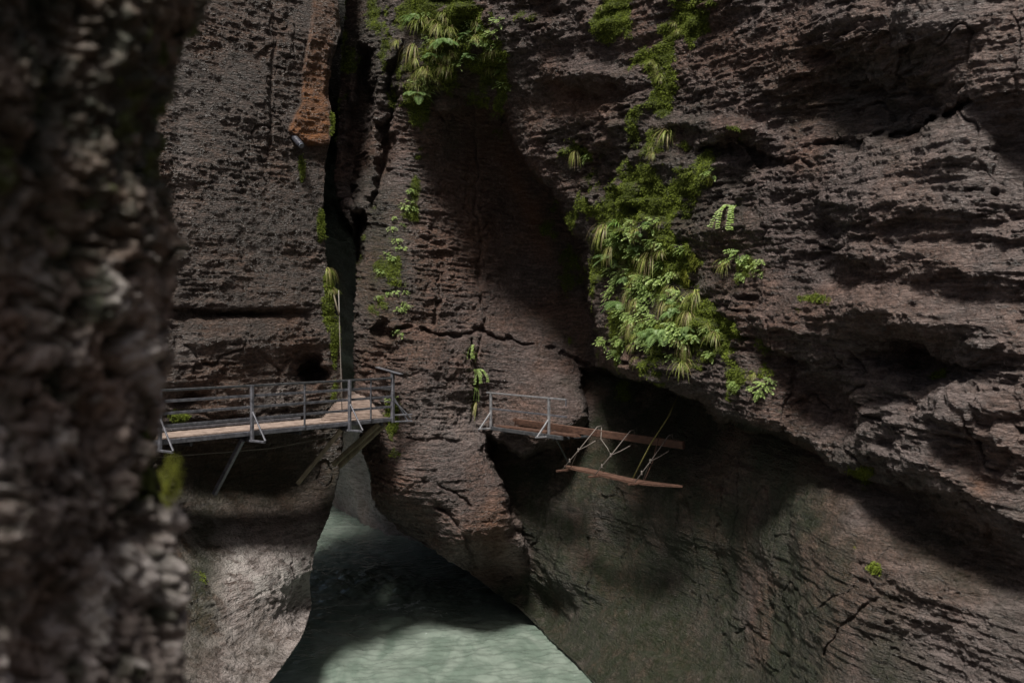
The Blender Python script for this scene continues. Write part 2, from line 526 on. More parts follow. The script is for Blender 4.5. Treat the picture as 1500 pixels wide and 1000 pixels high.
CRACKS = [([(585, 476), (610, 482), (640, 492), (670, 488), (710, 490), (750, 497), (790, 507), (830, 520), (862, 534)], 3.0, .24),
          ([(694, 150), (700, 240), (698, 300), (705, 380), (701, 440), (712, 480), (706, 500), (698, 560), (694, 620)], 2.5, .14),
          ([(690, 500), (697, 560), (700, 610), (704, 650), (725, 700)], 3.5, .22),
          ([(640, 440), (642, 470)], 3, .15), ([(600, 640), (700, 650)], 3, .12),
          ([(640, 740), (690, 790), (700, 830)], 3.5, .3), ([(620, 700), (680, 730), (720, 790)], 3, .15),
          ([(860, 790), (870, 830), (862, 880)], 2, .12), ([(910, 860), (925, 900), (920, 920)], 2, .10),
          ([(1260, 830), (1290, 870), (1230, 920), (1210, 960)], 2.5, .10), ([(1180, 900), (1240, 870), (1300, 800)], 2, .08),
          ([(1060, 930), (1100, 920), (1160, 960)], 2.5, .12), ([(1350, 960), (1420, 1000)], 2, .08),
          ([(1180, 215), (1260, 205), (1330, 190), (1420, 150)], 5, .30), ([(1030, 215), (1080, 200), (1120, 240), (1180, 240)], 4, .35),
          ([(1400, 560), (1430, 610), (1500, 640)], 3, .15), ([(1260, 600), (1240, 650), (1270, 690)], 3, .15)]
# metres towards (-) or away from (+) the viewer
BUMPS = [(1300, 45, 140, 40, -.55, -8), (1290, 150, 130, 50, .75, -6), (1160, 110, 60, 40, -.2, 0), (1440, 120, 60, 40, -.35, -20),
         (1490, 215, 60, 50, .55, 10), (1400, 220, 50, 60, -.3, -30), (1330, 300, 120, 35, -.3, 5), (1300, 465, 170, 35, -.6, 10), (1350, 530, 100, 38, 1.4, 10),
         (1220, 590, 100, 50, 1.2, 25), (1350, 620, 80, 60, -.35, 30), (1450, 560, 70, 40, -.3, 20), (1380, 705, 150, 28, -.4, 30), (1390, 785, 170, 42, .9, 33),
         (1230, 760, 80, 50, -.15, 30), (1075, 190, 40, 14, -.5, 0), (1075, 222, 40, 14, .5, 0), (1100, 330, 70, 20, -.25, 0), (950, 230, 40, 40, -.3, 0), (990, 180, 40, 10, -.3, 0),
         (880, 110, 60, 14, -.35, 10), (860, 140, 50, 12, .4, 10), (930, 330, 60, 40, -.4, 0), (960, 480, 70, 50, -.4, 0), (650, 110, 50, 40, -.25, 0),
         (1150, 480, 60, 30, -.3, 20), (1120, 560, 60, 25, -.3, 20), (1400, 390, 120, 25, -.35, 8), (1230, 370, 60, 18, -.25, 8)]

def depth_right(X, Y):
    zc = fC(X, Y); zd = fD(X, Y); ze = fE(X, Y)
    jx = 6 * fbm(X / 40, Y / 40, 0 * X + 3.3, 3); jy = 6 * fbm(X / 40, Y / 40, 0 * X + 9.1, 3)
    sd = poly_sd(X + jx, Y + jy, D_POLY); se = poly_sd(X + jx, Y + jy, E_POLY)
    # the edges of the buttress and of the overhang are rounded
    r = np.clip(1 - sd / 26, 0, 1)
    zd = zd + np.clip(np.minimum(zc, ze) - zd, 0, .7) * (1 - np.sqrt(1 - r * r * .98))
    r = np.clip(1 + se / 30, 0, 1)
    zc = zc + np.clip(ze - zc, 0, .6) * (1 - np.sqrt(1 - r * r * .98))
    we = sstep(-4, 5, se)
    z = zc * (1 - we) + ze * we
    wd = sstep(-4, 5, sd)
    z = z * (1 - wd) + zd * wd
    for pts, a in POCKETS:
        z = z + a * sstep(-5, 16, poly_sd(X + jx * 1.3, Y + jy * 1.8, pts))
    for cx, cy, rx, ry, a, rot in BUMPS:
        z = z + blob(X + jx, Y + jy, cx, cy, rx, ry, a, rot)
    for pts, w, a in CRACKS:
        dd = seg_dist(X + jx * 1.2, Y + jy * 1.2, pts)
        z = z + a * np.exp(-(dd / w) ** 2) * sstep(-.5, .25, jx / 6 + .15)
    return z

def rough_right(X, Y):
    """how broken the rock is: 1 = shattered overhang, .3 = polished slab"""
    sd = poly_sd(X, Y, D_POLY); se = poly_sd(X, Y, E_POLY)
    wd = sstep(-20, 20, sd); we = sstep(-10, 10, se) * (1 - wd)
    base = .33 + 0 * X
    base = base * (1 - we) + .18 * we
    base = base * (1 - wd) + 1.0 * wd
    base = base + .5 * blob(X, Y, 560, 380, 45, 130) + .5 * blob(X, Y, 560, 520, 50, 60) - .15 * blob(X, Y, 780, 380, 70, 150)
    base = base + .4 * blob(X, Y, 740, 780, 40, 60) + .35 * sstep(1180, 1350, X) * we
    return base

def disp_right(x, y, z, X, Y):
    k = rough_right(X, Y)
    slab = sstep(-10, 10, poly_sd(X, Y, E_POLY)) * (1 - sstep(-20, 20, poly_sd(X, Y, D_POLY))) * sstep(1400, 1150, X)
    k = k * (.45 + .95 * sstep(-.35, .45, fbm(x * .4, y * .4, z * .55, 3, .5, 77.0)))
    d = .22 * k * fbm(x * .55, y * .55, z * .8, 3, .5, 1.0)
    zt = z + .10 * x
    d = d + k * (.13 * strata(x, y, zt, .62, 1.0, .5, .5) + .075 * strata(x, y, zt, .19, 4.0, .75, .8, .5) + .07 * strata(x, y, zt, .085, 8.0, 1.1, 1.0, .4) + .03 * strata(x, y, zt, .04, 9.0, 2.0, 1.0, .3)) + .035 * (1.2 - k) * (1 - .5 * slab) * strata(x, y, zt, .06, 15.0, 1.0, .9, .4)
    d = d + (.35 + .65 * k) * .05 * (1 - .5 * slab) * fbm(x * 3, y * 3, z * (5 - 2.5 * slab), 4, .55, 5.0) + slab * .10 * fbm(x * .9, y * .9, z * .9, 3, .5, 6.0)
    # chipped hollows
    h = fbm(x * 1.3, y * 1.3, z * 2.4, 4, .55, 11.0)
    d = d - k * .06 * sstep(.30, .62, h)
    d = d + (.018 + .014 * k) * (1 - .6 * slab) * fbm(x * 8, y * 8, z * 13, 3, .6, 45.0)
    jw = .35 * fbm(x * .9, y * .9, z * .9, 3, .5, 87.0)
    jt = np.abs(perlin(x * .8 + jw, y * .8 + jw, z * .22 + 40)); jm = sstep(-.1, .35, perlin(x * .5, y * .5 + 9, z * .5))
    d = d - (.05 + .07 * k) * jm * (1 - sstep(0, .045, jt))
    return d.astype(np.float64)

MOSS_R = [(930, 300, 75, 60), (900, 360, 45, 60), (960, 400, 60, 70), (1000, 480, 75, 55), (930, 480, 50, 55), (955, 210, 20, 40, .8), (965, 80, 24, 55, .75), (965, 130, 12, 50, .7),
          (850, 228, 24, 14), (640, 60, 70, 70, .8), (715, 80, 30, 60, .8), (735, 150, 8, 25), (690, 30, 50, 50), (610, 150, 25, 30), (545, 20, 18, 60, .55), (500, 60, 14, 60, .8), (488, 170, 9, 70),
          (595, 300, 22, 60, .62), (570, 380, 26, 60, .56), (590, 455, 10, 40, .55), (560, 440, 20, 30, .5), (695, 540, 4, 60, .75), (1040, 250, 14, 30), (1075, 185, 22, 14), (1045, 470, 40, 60, .62), (1090, 400, 30, 25, .55),
          (1110, 555, 50, 25, .55), (1125, 595, 20, 14, .5), (620, 660, 40, 12, .5), (575, 600, 10, 40), (1010, 395, 26, 40), (1270, 690, 14, 10), (1150, 480, 30, 20, .4), (1280, 830, 14, 8), (1200, 437, 16, 6), (1380, 548, 12, 8),
          (1000, 215, 14, 10), (1010, 40, 30, 30), (900, 30, 25, 25)]

def masks_right(x, y, z, X, Y):
    n = fbm(x * 1.1, y * 1.1, z * 1.1, 4, .55, 21.0)
    n2 = fbm(x * .35, y * .35, z * .35, 3, .5, 31.0)
    moss = 0 * X
    for cx, cy, rx, ry, *a in MOSS_R:
        moss = np.maximum(moss, blob(X, Y, cx, cy, rx * 1.15, ry * 1.15, a[0] if a else 1.0))
    moss = np.clip(moss * 1.05 + n * .8 * (moss > .05) - .15, 0, 1)
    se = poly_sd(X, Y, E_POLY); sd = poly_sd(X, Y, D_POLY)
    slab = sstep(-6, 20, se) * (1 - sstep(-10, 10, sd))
    al = slab * (1 - .85 * sstep(1170, 1290, X - (Y - 760) * .45)) * np.clip(1.05 + n2 * .9 + .35 * n, .35, 1)  # real algae on the slab, with its shade painted in as darker green
    al = np.maximum(al, .6 * blob(X, Y, 1370, 790, 200, 60, 1, 35))  # diagonal band of shade painted dark on the right wall
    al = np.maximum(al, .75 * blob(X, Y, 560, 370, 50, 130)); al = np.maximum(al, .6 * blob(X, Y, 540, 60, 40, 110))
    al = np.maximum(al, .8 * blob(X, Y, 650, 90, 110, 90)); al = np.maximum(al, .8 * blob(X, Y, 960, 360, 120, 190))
    al = np.maximum(al, .45 * blob(X, Y, 1300, 140, 150, 70))  # shade patch below the upper bulge painted dark
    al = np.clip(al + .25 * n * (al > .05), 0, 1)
    rust = .35 * blob(X, Y, 730, 780, 30, 40) + .3 * blob(X, Y, 770, 300, 14, 90, 1, -25) + .35 * blob(X, Y, 1435, 712, 14, 14) + .3 * blob(X, Y, 860, 150, 60, 30)
    rust = rust + .22 * sstep(700, 560, Y) * blob(X, Y, 690, 300, 60, 140)
    pale = .5 * blob(X, Y, 755, 790, 22, 40) + .3 * blob(X, Y, 660, 620, 60, 50) + .25 * sstep(1150, 1350, X)
    return dict(moss=moss, algae=al, rust=np.clip(rust, 0, 1), pale=np.clip(pale, 0, 1))

XL_C = curve([(508, -100), (508, 0), (505, 75), (496, 160), (492, 250), (502, 300), (520, 340), (525, 400), (518, 480), (522, 540), (534, 600), (530, 650), (540, 700), (552, 740),
              (580, 772), (610, 792), (650, 815), (685, 834), (704, 848), (730, 869), (760, 890), (792, 920), (834, 960), (874, 1000), (935, 1060), (970, 1100)])
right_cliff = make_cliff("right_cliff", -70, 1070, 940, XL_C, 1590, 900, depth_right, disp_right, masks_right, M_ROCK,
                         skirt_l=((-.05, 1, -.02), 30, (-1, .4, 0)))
tag(right_cliff, kind="structure")

# ---- left cliff
B_PTS = [(150, 0, 20.9), (150, 500, 20.9), (184, 300, 21.35), (250, 200, 22.3), (332, 0, 23.6), (332, 300, 23.4), (332, 500, 23.5), (453, 100, 25.5), (453, 400, 25.5), (453, 560, 25.5),
         (490, 0, 26.1), (490, 500, 26.0), (475, 250, 25.9), (250, 600, 22.3), (300, 640, 23.2), (400, 640, 24.8), (480, 640, 26.1), (495, 680, 26.4),
         (300, 690, 23.9), (400, 690, 25.4), (450, 700, 26.1), (300, 740, 23.3), (380, 760, 24.2), (440, 760, 25.2), (300, 800, 22.1), (380, 810, 23.0), (480, 745, 25.9), (300, 850, 21.0), (380, 850, 22.2), (440, 850, 23.9), (452, 880, 24.5),
         (440, 930, 22.5), (412, 973, 20.5), (300, 950, 19.6), (380, 950, 20.9), (350, 1000, 18.9), (390, 1000, 19.5), (250, 850, 20.2), (150, 900, 18.6), (300, 1060, 16.8), (340, 1060, 17.4)]
fB = rbf(B_PTS)
RUST_POLY = [(462, -100), (492, -100), (492, 0), (497, 45), (482, 90), (478, 140), (487, 178), (484, 212), (452, 214), (436, 204), (424, 192), (441, 152), (443, 100), (452, 60), (460, 0)]
def depth_left(X, Y):
    z = fB(X, Y)
    j = 4 * fbm(X / 30, Y / 30, 0 * X + 5.5, 3)
    sd = poly_sd(X + j, Y + j, RUST_POLY)
    z = z - .16 * sstep(-3, 3, sd)
    z = z + 1.4 * blob(X + 2 * j, Y + j, 452, 540, 13, 16) + .4 * blob(X, Y, 470, 548, 10, 8)
    z = z + .55 * blob(X + j, Y + 2 * j, 275, 585, 26, 12) + .5 * blob(X + j, Y + j, 300, 625, 22, 10)
    z = z + .3 * blob(X, Y, 350, 460, 90, 6) - .25 * blob(X, Y, 340, 500, 60, 20)
    for pts, w, a in [([(250, 452), (300, 455), (360, 462), (420, 456), (450, 462)], 2.2, .05), ([(260, 600), (330, 612), (420, 600)], 2.5, .10), ([(380, 515), (430, 560), (440, 590)], 2, .06),
                      ([(300, 742), (360, 738), (430, 752)], 2, .03), ([(330, 945), (375, 975), (420, 940)], 2, .07), ([(402, 30), (398, 140), (392, 230)], 3, .08)]:
        z = z + a * np.exp(-(seg_dist(X + j, Y + j, pts) / w) ** 2)
    return z
def disp_left(x, y, z, X, Y):
    k = .36 + .35 * blob(X, Y, 340, 560, 140, 80) + .12 * sstep(300, 480, Y)
    md = .30 + .85 * sstep(-.3, .5, fbm(x * .45, y * .45, z * .6, 3, .5, 79.0))
    k = k * md
    d = .16 * k * fbm(x * .5, y * .5, z * .7, 3, .5, 51.0)
    zt = z - .05 * x
    d = d + k * (.08 * strata(x, y, zt, .5, 61.0, .5, .4) + .03 * strata(x, y, zt, .15, 64.0, .7, .6, .5) + .06 * strata(x, y, zt, .06, 68.0, 1.1, 1.0, .4))
    d = d + .04 * (.3 + .5 * md) * fbm(x * 3, y * 3, z * 5, 4, .55, 55.0)
    h = fbm(x * 1.5, y * 1.5, z * 3.0, 4, .55, 71.0)
    d = d - k * .05 * sstep(.32, .62, h)
    d = d + .016 * md * fbm(x * 8, y * 8, z * 13, 3, .6, 46.0)
    jw = .35 * fbm(x * .9, y * .9, z * .9, 3, .5, 87.0)
    jt = np.abs(perlin(x * .8 + jw, y * .8 + jw, z * .22 + 40)); jm = sstep(-.1, .35, perlin(x * .5, y * .5 + 9, z * .5))
    d = d - .06 * jm * (1 - sstep(0, .045, jt))
    return d
def masks_left(x, y, z, X, Y):
    n = fbm(x * 1.1, y * 1.1, z * 1.1, 4, .55, 81.0)
    moss = np.maximum.reduce([blob(X, Y, 484, 420, 9, 60), blob(X, Y, 482, 455, 12, 25), blob(X, Y, 442, 245, 5, 22), blob(X, Y, 470, 340, 5, 30), blob(X, Y, 490, 520, 7, 50), .22 * blob(X, Y, 330, 960, 18, 40), .2 * blob(X, Y, 285, 880, 20, 90), blob(X, Y, 488, 165, 5, 30),
                              .7 * blob(X, Y, 270, 610, 20, 12)])
    moss = np.clip(moss * 1.05 + n * .5 * (moss > .05) - .1, 0, 1)
    al = np.maximum.reduce([.9 * blob(X, Y, 290, 860, 34, 150, 1, 5), .75 * blob(X, Y, 340, 705, 150, 40), .6 * blob(X, Y, 490, 720, 24, 110), .35 * blob(X, Y, 380, 960, 40, 60)])  # dark growth at left; shade below the walkway painted as a dark band
    rust = sstep(-3, 5, poly_sd(X + 3 * n, Y + 3 * n, RUST_POLY)) * (.28 + .62 * sstep(70, 165, Y))
    lichen = np.maximum.reduce([blob(X, Y, 380, 855, 26, 30), blob(X, Y, 425, 840, 30, 34), .8 * blob(X, Y, 345, 830, 25, 40), .5 * blob(X, Y, 300, 860, 60, 120)])
    pale = np.maximum.reduce([.8 * sstep(735, 830, Y) * sstep(300, 345, X), .3 * sstep(900, 960, Y), .4 * blob(X, Y, 400, 575, 40, 14), .4 * blob(X, Y, 275, 515, 20, 20), .3 * blob(X, Y, 270, 250, 14, 120)])
    return dict(moss=moss, algae=np.clip(al + .2 * n * (al > .05), 0, 1), rust=np.clip(rust, 0, 1), lichen=np.clip(lichen, 0, 1), pale=np.clip(pale, 0, 1))
XR_B = curve([(492, -100), (491, 0), (497, 45), (481, 90), (478, 140), (487, 180), (474, 240), (470, 320), (478, 390), (494, 460), (498, 520), (502, 600), (500, 650), (495, 690), (485, 742),
              (462, 800), (452, 850), (455, 890), (440, 932), (412, 975), (392, 1000), (352, 1040), (300, 1090)])
left_cliff = make_cliff("left_cliff", -70, 1070, 860, 140, XR_B, 330, depth_left, disp_left, masks_left, M_ROCK_B,
                        skirt_r=((-.30, 1, 0), 30, (1, .6, 0)))
tag(left_cliff, kind="structure")

# ---- the rock that closes the bend behind the slot
F_PTS = [(400, 0, 33), (700, 0, 36), (520, 200, 33.5), (400, 500, 44), (700, 500, 40), (520, 500, 39), (485, 742, 48.5), (560, 775, 42.5), (520, 690, 44), (560, 690, 41), (400, 700, 53), (640, 800, 40), (420, 900, 50), (650, 900, 38)]
fF = rbf(F_PTS)
def disp_far(x, y, z, X, Y):
    return .35 * fbm(x * .5, y * .5, z * .3, 4, .5, 91.0) + .12 * strata(x, y, z, .5, 93.0)
def masks_far(x, y, z, X, Y):
    return dict(pale=.5 * sstep(620, 680, Y), algae=.9 * sstep(640, 560, Y))  # slot shade painted dark on the back wall, its lit foot painted paler
bend_cliff = make_cliff("bend_cliff", -70, 930, 200, 380, 700, 80, lambda X, Y: fF(X, Y), disp_far, masks_far, M_WALL)
tag(bend_cliff, kind="structure")

# ---- near rock, out of focus
A_PTS = [(-150, 0, 1.9), (-150, 1000, 1.9), (0, 0, 2.35), (0, 500, 2.35), (0, 1000, 2.3), (130, 100, 2.6), (130, 500, 2.6), (130, 900, 2.55), (240, 100, 2.95), (300, 0, 3.1), (240, 500, 2.9), (270, 750, 2.85), (270, 1000, 2.85)]
fA = rbf(A_PTS)
XR_A = curve([(312, -100), (302, 0), (286, 60), (262, 130), (252, 200), (254, 260), (254, 330), (254, 400), (252, 480), (258, 540), (266, 600), (264, 640), (260, 665), (262, 700), (268, 740), (268, 800), (270, 870), (270, 960), (272, 1000), (280, 1100)])
def voro(x, y, z, seed=0):
    xi, yi, zi = np.floor(x), np.floor(y), np.floor(z)
    f1 = np.full(x.shape, 9.0); f2 = np.full(x.shape, 9.0); idv = np.zeros(x.shape)
    for dx in (-1, 0, 1):
        for dy in (-1, 0, 1):
            for dz in (-1, 0, 1):
                cx, cy, cz = xi + dx, yi + dy, zi + dz
                h = np.sin(cx * 127.1 + cy * 311.7 + cz * 74.7 + seed) * 43758.5453
                a = h - np.floor(h); h2 = h * 1.37 + 5.1; b = h2 - np.floor(h2); h3 = h * 2.11 + 9.7; c = h3 - np.floor(h3)
                d = np.sqrt((cx + a - x) ** 2 + (cy + b - y) ** 2 + (cz + c - z) ** 2)
                near = d < f1
                f2 = np.where(near, f1, np.minimum(f2, d)); idv = np.where(near, a, idv); f1 = np.where(near, d, f1)
    return f1, f2, idv
_blk = {}
def disp_near(x, y, z, X, Y):
    wx = .11 * fbm(x * 3.5, y * 3.5, z * 3.5, 4, .6, 3.0)
    f1, f2, i1 = voro((x + wx) * 8, (y + wx) * 8, (z - wx) * 5.2, 1.0)
    g1, g2, i2 = voro((x + wx) * 20, (y - wx) * 20, (z + wx) * 16, 5.0)
    _blk['v'] = i1 * .7 + i2 * .3; _blk['crev'] = 1 - sstep(0.02, .20, f2 - f1); _blk['gap'] = 1 - sstep(0.02, .22, f2 - f1)
    fis = np.abs(perlin(x * 5 + wx * 8, y * 5, z * 1.1)); fis2 = np.abs(perlin(x * 3 + 4, y * 3, z * 6 + wx * 9))
    t = fbm(x * 5, y * 5, z * 4.2, 4, .5, 17.0) * 3.0
    ter = np.floor(t) + sstep(.0, .55, t - np.floor(t))
    d = .034 * (i1 - .5) - .026 * _blk['gap'] * sstep(-.3, .3, wx / .11) + .022 * (i2 - .5) - .012 * (1 - sstep(0, .25, g2 - g1)) + .014 * ter
    d = d - .055 * (1 - sstep(0, .14, fis)) - .022 * (1 - sstep(0, .10, fis2))
    d = d + .09 * fbm(x * 2.2, y * 2.2, z * 1.6, 3, .5, 7.0) + .012 * fbm(x * 22, y * 22, z * 22, 4, .6, 9.0)
    _blk['gap'] = 1 - sstep(0, .16, fis)
    return d
def masks_near(x, y, z, X, Y):
    n = fbm(x * 5, y * 5, z * 4, 4, .55, 41.0)
    al = np.clip(.85 * sstep(600, 200, Y + 90 * n) + .45 * _blk['gap'] + .6 * _blk['crev'] * sstep(-.5, .4, n) + .35 * n, 0, 1)  # darker towards the top and along gaps and crevices
    moss = np.clip(1.4 * blob(X, Y, 262, 690, 22, 36) + .75 * sstep(.18, .55, n) * (.45 + .3 * sstep(500, 100, Y)), 0, 1)
    pale = np.clip(sstep(.50, .66, _blk['v']) * sstep(150, 480, Y) * (1 - _blk['crev']), 0, 1)
    return dict(algae=al, moss=moss, pale=pale, lichen=.8 * pale)
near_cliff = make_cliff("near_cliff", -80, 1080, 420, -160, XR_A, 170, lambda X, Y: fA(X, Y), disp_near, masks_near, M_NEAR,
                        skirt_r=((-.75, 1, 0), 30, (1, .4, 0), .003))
tag(near_cliff, kind="structure")

# ---- the rest of the gorge round the camera (outside the picture): walls that close off the low sky
def gorge_sheet(name, plan, z_levels, lean, seed, nsub=70):
    plan = np.array(plan, float)
    t = np.linspace(0, len(plan) - 1, nsub)
    xs = np.interp(t, np.arange(len(plan)), plan[:, 0]); ys = np.interp(t, np.arange(len(plan)), plan[:, 1])
    zs = np.linspace(z_levels[0], z_levels[1], 60)
    XX = np.repeat(xs[None], 60, 0); YY = np.repeat(ys[None], 60, 0); ZZ = np.repeat(zs[:, None], nsub, 1)
    XX = XX + lean * (ZZ - z_levels[0])
    top = 1.5 * fbm(xs * .3, ys * .3, 0 * xs, 3, .5, seed)
    ZZ = ZZ + (ZZ - z_levels[0]) / (z_levels[1] - z_levels[0]) * top[None]
    d = .8 * fbm(XX * .3, YY * .3, ZZ * .4, 4, .5, seed)
    XX = XX + d; YY = YY + .4 * d
    o = grid_object(name, np.stack([XX, YY, ZZ], -1), M_WALL, {k: np.zeros(XX.shape) for k in ("moss", "algae", "rust", "lichen", "pale")})
    return tag(o, kind="structure")
gorge_sheet("right_gorge_wall", [(7.4, 15.2), (8.0, 12.4), (8.6, 4), (8.6, -4), (8.2, -14), (6, -26), (0, -34)], (-8, 13), .16, 3.3)
gorge_sheet("left_gorge_wall", [(-3.0, -30), (-3.2, -14), (-3.0, -5), (-3.0, -1.2), (-3.8, .3)], (-8, 12), .03, 6.3)
def upper_sheet(name, edge, up, seed):
    """cliff carried on above the frame from the top edge of a wall"""
    e = np.array(edge, float)
    n = 80
    t = np.linspace(0, len(e) - 1, n)
    base = np.stack([np.interp(t, np.arange(len(e)), e[:, i]) for i in range(3)], -1)
    ks = np.linspace(0, 1, 40)
    P = base[None] + ks[:, None, None] * np.array(up)[None, None]
    d = np.minimum(.15, .7 * fbm(P[..., 0] * .4, P[..., 1] * .4, P[..., 2] * .5, 4, .5, seed) - .5) * np.minimum(1, ks * 6)[:, None]
    P = P + d[..., None] * np.array([-.3, -.8, 0])
    P[..., 2] += ks[:, None] * (1.2 * fbm(base[:, 0] * .4, base[:, 1] * .4, 0 * base[:, 0], 3, .5, seed))[None]
    o = grid_object(name, P[::-1], M_WALL, {k: np.zeros(P.shape[:2]) for k in ("moss", "algae", "rust", "lichen", "pale")})
    return tag(o, kind="structure")
upper_sheet("upper_right_cliff", [at(505, -66, 28.6), at(620, -66, 26.5), at(800, -66, 24.8), at(1000, -66, 21.4), at(1200, -66, 18.2), at(1400, -66, 15.3), at(1590, -66, 13.5)], (1.6, 3.2, 14), 13.0)
upper_sheet("upper_left_cliff", [at(-500, -66, 17.5), at(0, -66, 19.5), at(200, -66, 21.6), at(350, -66, 23.8), at(492, -66, 26.2)], (-1.0, 1.5, 7), 17.0)
upper_sheet("lower_left_cliff", [at(140, -66, 20.8), at(-200, -66, 17.0), (-11, 8, 3), (-9, 3, 3)], (0, 0, -12), 19.0)
def slot_sun_block():  # unseen block added above the slot to keep sun off its back wall
    n, m = 60, 40
    th = np.linspace(0, 2 * np.pi, n); ph = np.linspace(-np.pi / 2, np.pi / 2, m)
    T, Ph = np.meshgrid(th, ph)
    ex = lambda c: np.sign(c) * np.abs(c) ** .6
    d = np.stack([ex(np.cos(T)) * ex(np.cos(Ph)), ex(np.sin(T)) * ex(np.cos(Ph)), ex(np.sin(Ph))], -1)
    P = d * np.array([6.5, 2.6, 1.5]) + np.array([-5.5, 29.2, 13.6])
    P = P + d * (.35 * fbm(P[..., 0] * .6, P[..., 1] * .6, P[..., 2] * .6, 4, .5, 3.0))[..., None]
    o = grid_object("slot_sun_block", P, M_WALL, {k: np.zeros(P.shape[:2]) for k in ("moss", "algae", "rust", "lichen", "pale")})
    return tag(o, kind="structure")
slot_sun_block()
riverbed = poly_object("riverbed", [(-60, -50, -11), (40, -50, -11), (40, 90, -11), (-60, 90, -11)], [(0, 1, 2, 3)], M_WALL)
tag(riverbed, kind="structure")

# ------------------------------------------------------------------ river
def make_water():
    nx, ny = 560, 700
    xs = np.linspace(-24, 8, nx); v = np.linspace(0, 1, ny)
    ys = 17 + 48 * v ** 1.35
    X, Y = np.meshgrid(xs, ys)
    # the current runs along the gorge, slightly to the left as it goes back
    u = X * .93 + Y * .36; w = -X * .36 + Y * .93
    q = .5 * fbm(u * .35, w * .25, 0 * X, 3, .5, 1.0)
    h = .075 * fbm(u * .55 + q, w * .42, 0 * X + 1, 4, .5, 2.0) + .035 * fbm(u * 1.1 + 2 * q, w * 2.4, 0 * X, 4, .55, 4.0) + .02 * fbm(u * 3.0, w * 5.5 + 2 * q, 0 * X, 3, .55, 5.0)
    # standing wave below the bend
    px = 750 + X / Y * F; py = HOR - WATER_Z / Y * F
    wave = blob(px, py, 555, 862, 110, 26, 1, 8)
    h = h + wave * (.10 + .15 * fbm(u * 1.8, w * 2.4, 0 * X, 4, .6, 6.0))
    h = h + .10 * blob(px, py, 470, 800, 60, 18) * fbm(u * 1.6, w * 2.2, 0 * X, 3, .6, 8.0)
    streak = 1 - np.abs(fbm(u * .9 + 2 * q, w * 1.6, 0 * X, 4, .55, 12.0)) * 3
    patch = sstep(-.1, .5, fbm(u * .3, w * .3, 0 * X, 2, .5, 22.0))
    foam = np.clip(.52 * np.clip(streak, 0, 1) * patch + blob(px, py, 590, 886, 75, 10, 1, 6) * (.15 + .4 * np.clip(streak, 0, 1)) + .4 * blob(px, py, 530, 850, 80, 22, 1, 8) * np.clip(streak + .2, 0, 1)
                   + .35 * blob(px, py, 455, 885, 18, 30) + .35 * blob(px, py, 415, 965, 20, 40), 0, 1)
    P = np.stack([X, Y, WATER_Z + h], -1)
    o = grid_object("river", P, M_WATER, {"foam": foam}, flip=True)
    return tag(o, kind="structure")
make_water()

# ------------------------------------------------------------------ bars, boards, ropes
class MB:
    def __init__(s): s.v = []; s.f = []
    def add(s, v, f):
        o = len(s.v); s.v += [tuple(p) for p in v]; s.f += [tuple(i + o for i in q) for q in f]
    def bar(s, a, b, w, h, up=Vector((0, 0, 1)), chamfer=True):
        a = Vector(a); b = Vector(b); d = (b - a).normalized()
        side = d.cross(up)
        if side.length < 1e-3: side = d.cross(Vector((1, 0, 0)))
        side.normalize(); u = side.cross(d).normalized()
        c = min(w, h) * .15 if chamfer else 0
        ring = [(w / 2 - c, -h / 2), (w / 2, -h / 2 + c), (w / 2, h / 2 - c), (w / 2 - c, h / 2), (-w / 2 + c, h / 2), (-w / 2, h / 2 - c), (-w / 2, -h / 2 + c), (-w / 2 + c, -h / 2)]
        if not chamfer: ring = [(w / 2, -h / 2), (w / 2, h / 2), (-w / 2, h / 2), (-w / 2, -h / 2)]
        n = len(ring)
        v = [a + side * p + u * q for p, q in ring] + [b + side * p + u * q for p, q in ring]
        f = [(i, (i + 1) % n, n + (i + 1) % n, n + i) for i in range(n)] + [tuple(range(n))[::-1], tuple(range(n, 2 * n))]
        s.add(v, f)
    def tube(s, pts, r, n=8, r_end=None):
        pts = [Vector(p) for p in pts]
        rings = []
        for i, p in enumerate(pts):
            d = (pts[min(i + 1, len(pts) - 1)] - pts[max(i - 1, 0)]).normalized()
            x = d.cross(Vector((.3, .2, .93))); x.normalize(); y = d.cross(x)
            rr = r if r_end is None else r + (r_end - r) * i / (len(pts) - 1)
            rings.append([p + x * (rr * math.cos(2 * math.pi * k / n)) + y * (rr * math.sin(2 * math.pi * k / n)) for k in range(n)])
        v = [q for R in rings for q in R]
        f = []
        for i in range(len(pts) - 1):
            for k in range(n):
                f.append((i * n + k, i * n + (k + 1) % n, (i + 1) * n + (k + 1) % n, (i + 1) * n + k))
        f += [tuple(range(n))[::-1], tuple((len(pts) - 1) * n + k for k in range(n))]
        s.add(v, f)
    def build(s, name, mat, parent=None, smooth=False, base=None):
        off = Vector(base) if base is not None else Vector((0, 0, 0))
        return poly_object(name, [Vector(p) - off for p in s.v], s.f, mat, parent, smooth)

def one_bar(name, a, b, w, h, mat, parent, base, up=Vector((0, 0, 1))):
    m = MB(); m.bar(a, b, w, h, up); return m.build(name, mat, parent, base=base)

# ---- main walkway
W0 = Vector((-7.18, 20.5, 0)); W1 = Vector((-3.13, 25.8, 0))
WD = (W1 - W0).normalized(); WNRM = Vector((-WD.y, WD.x, 0))       # back towards the rock
DECK = -2.22
def wp(px, off=0.0, z=0.0):
    """point over the outer deck edge seen at column px of the photograph's plan"""
    k = (px - 750) / F                      # x = k*y
    t = (k * W0.y - W0.x) / (WD.x - k * WD.y)
    p = W0 + WD * t + WNRM * off
    return Vector((p.x, p.y, z))
base = wp(420, .6, DECK)
walk = empty("walkway", base, "grey steel walkway with four-rail railing and boarded deck along the left cliff", "walkway")
far_l = wp(40); end = wp(571)
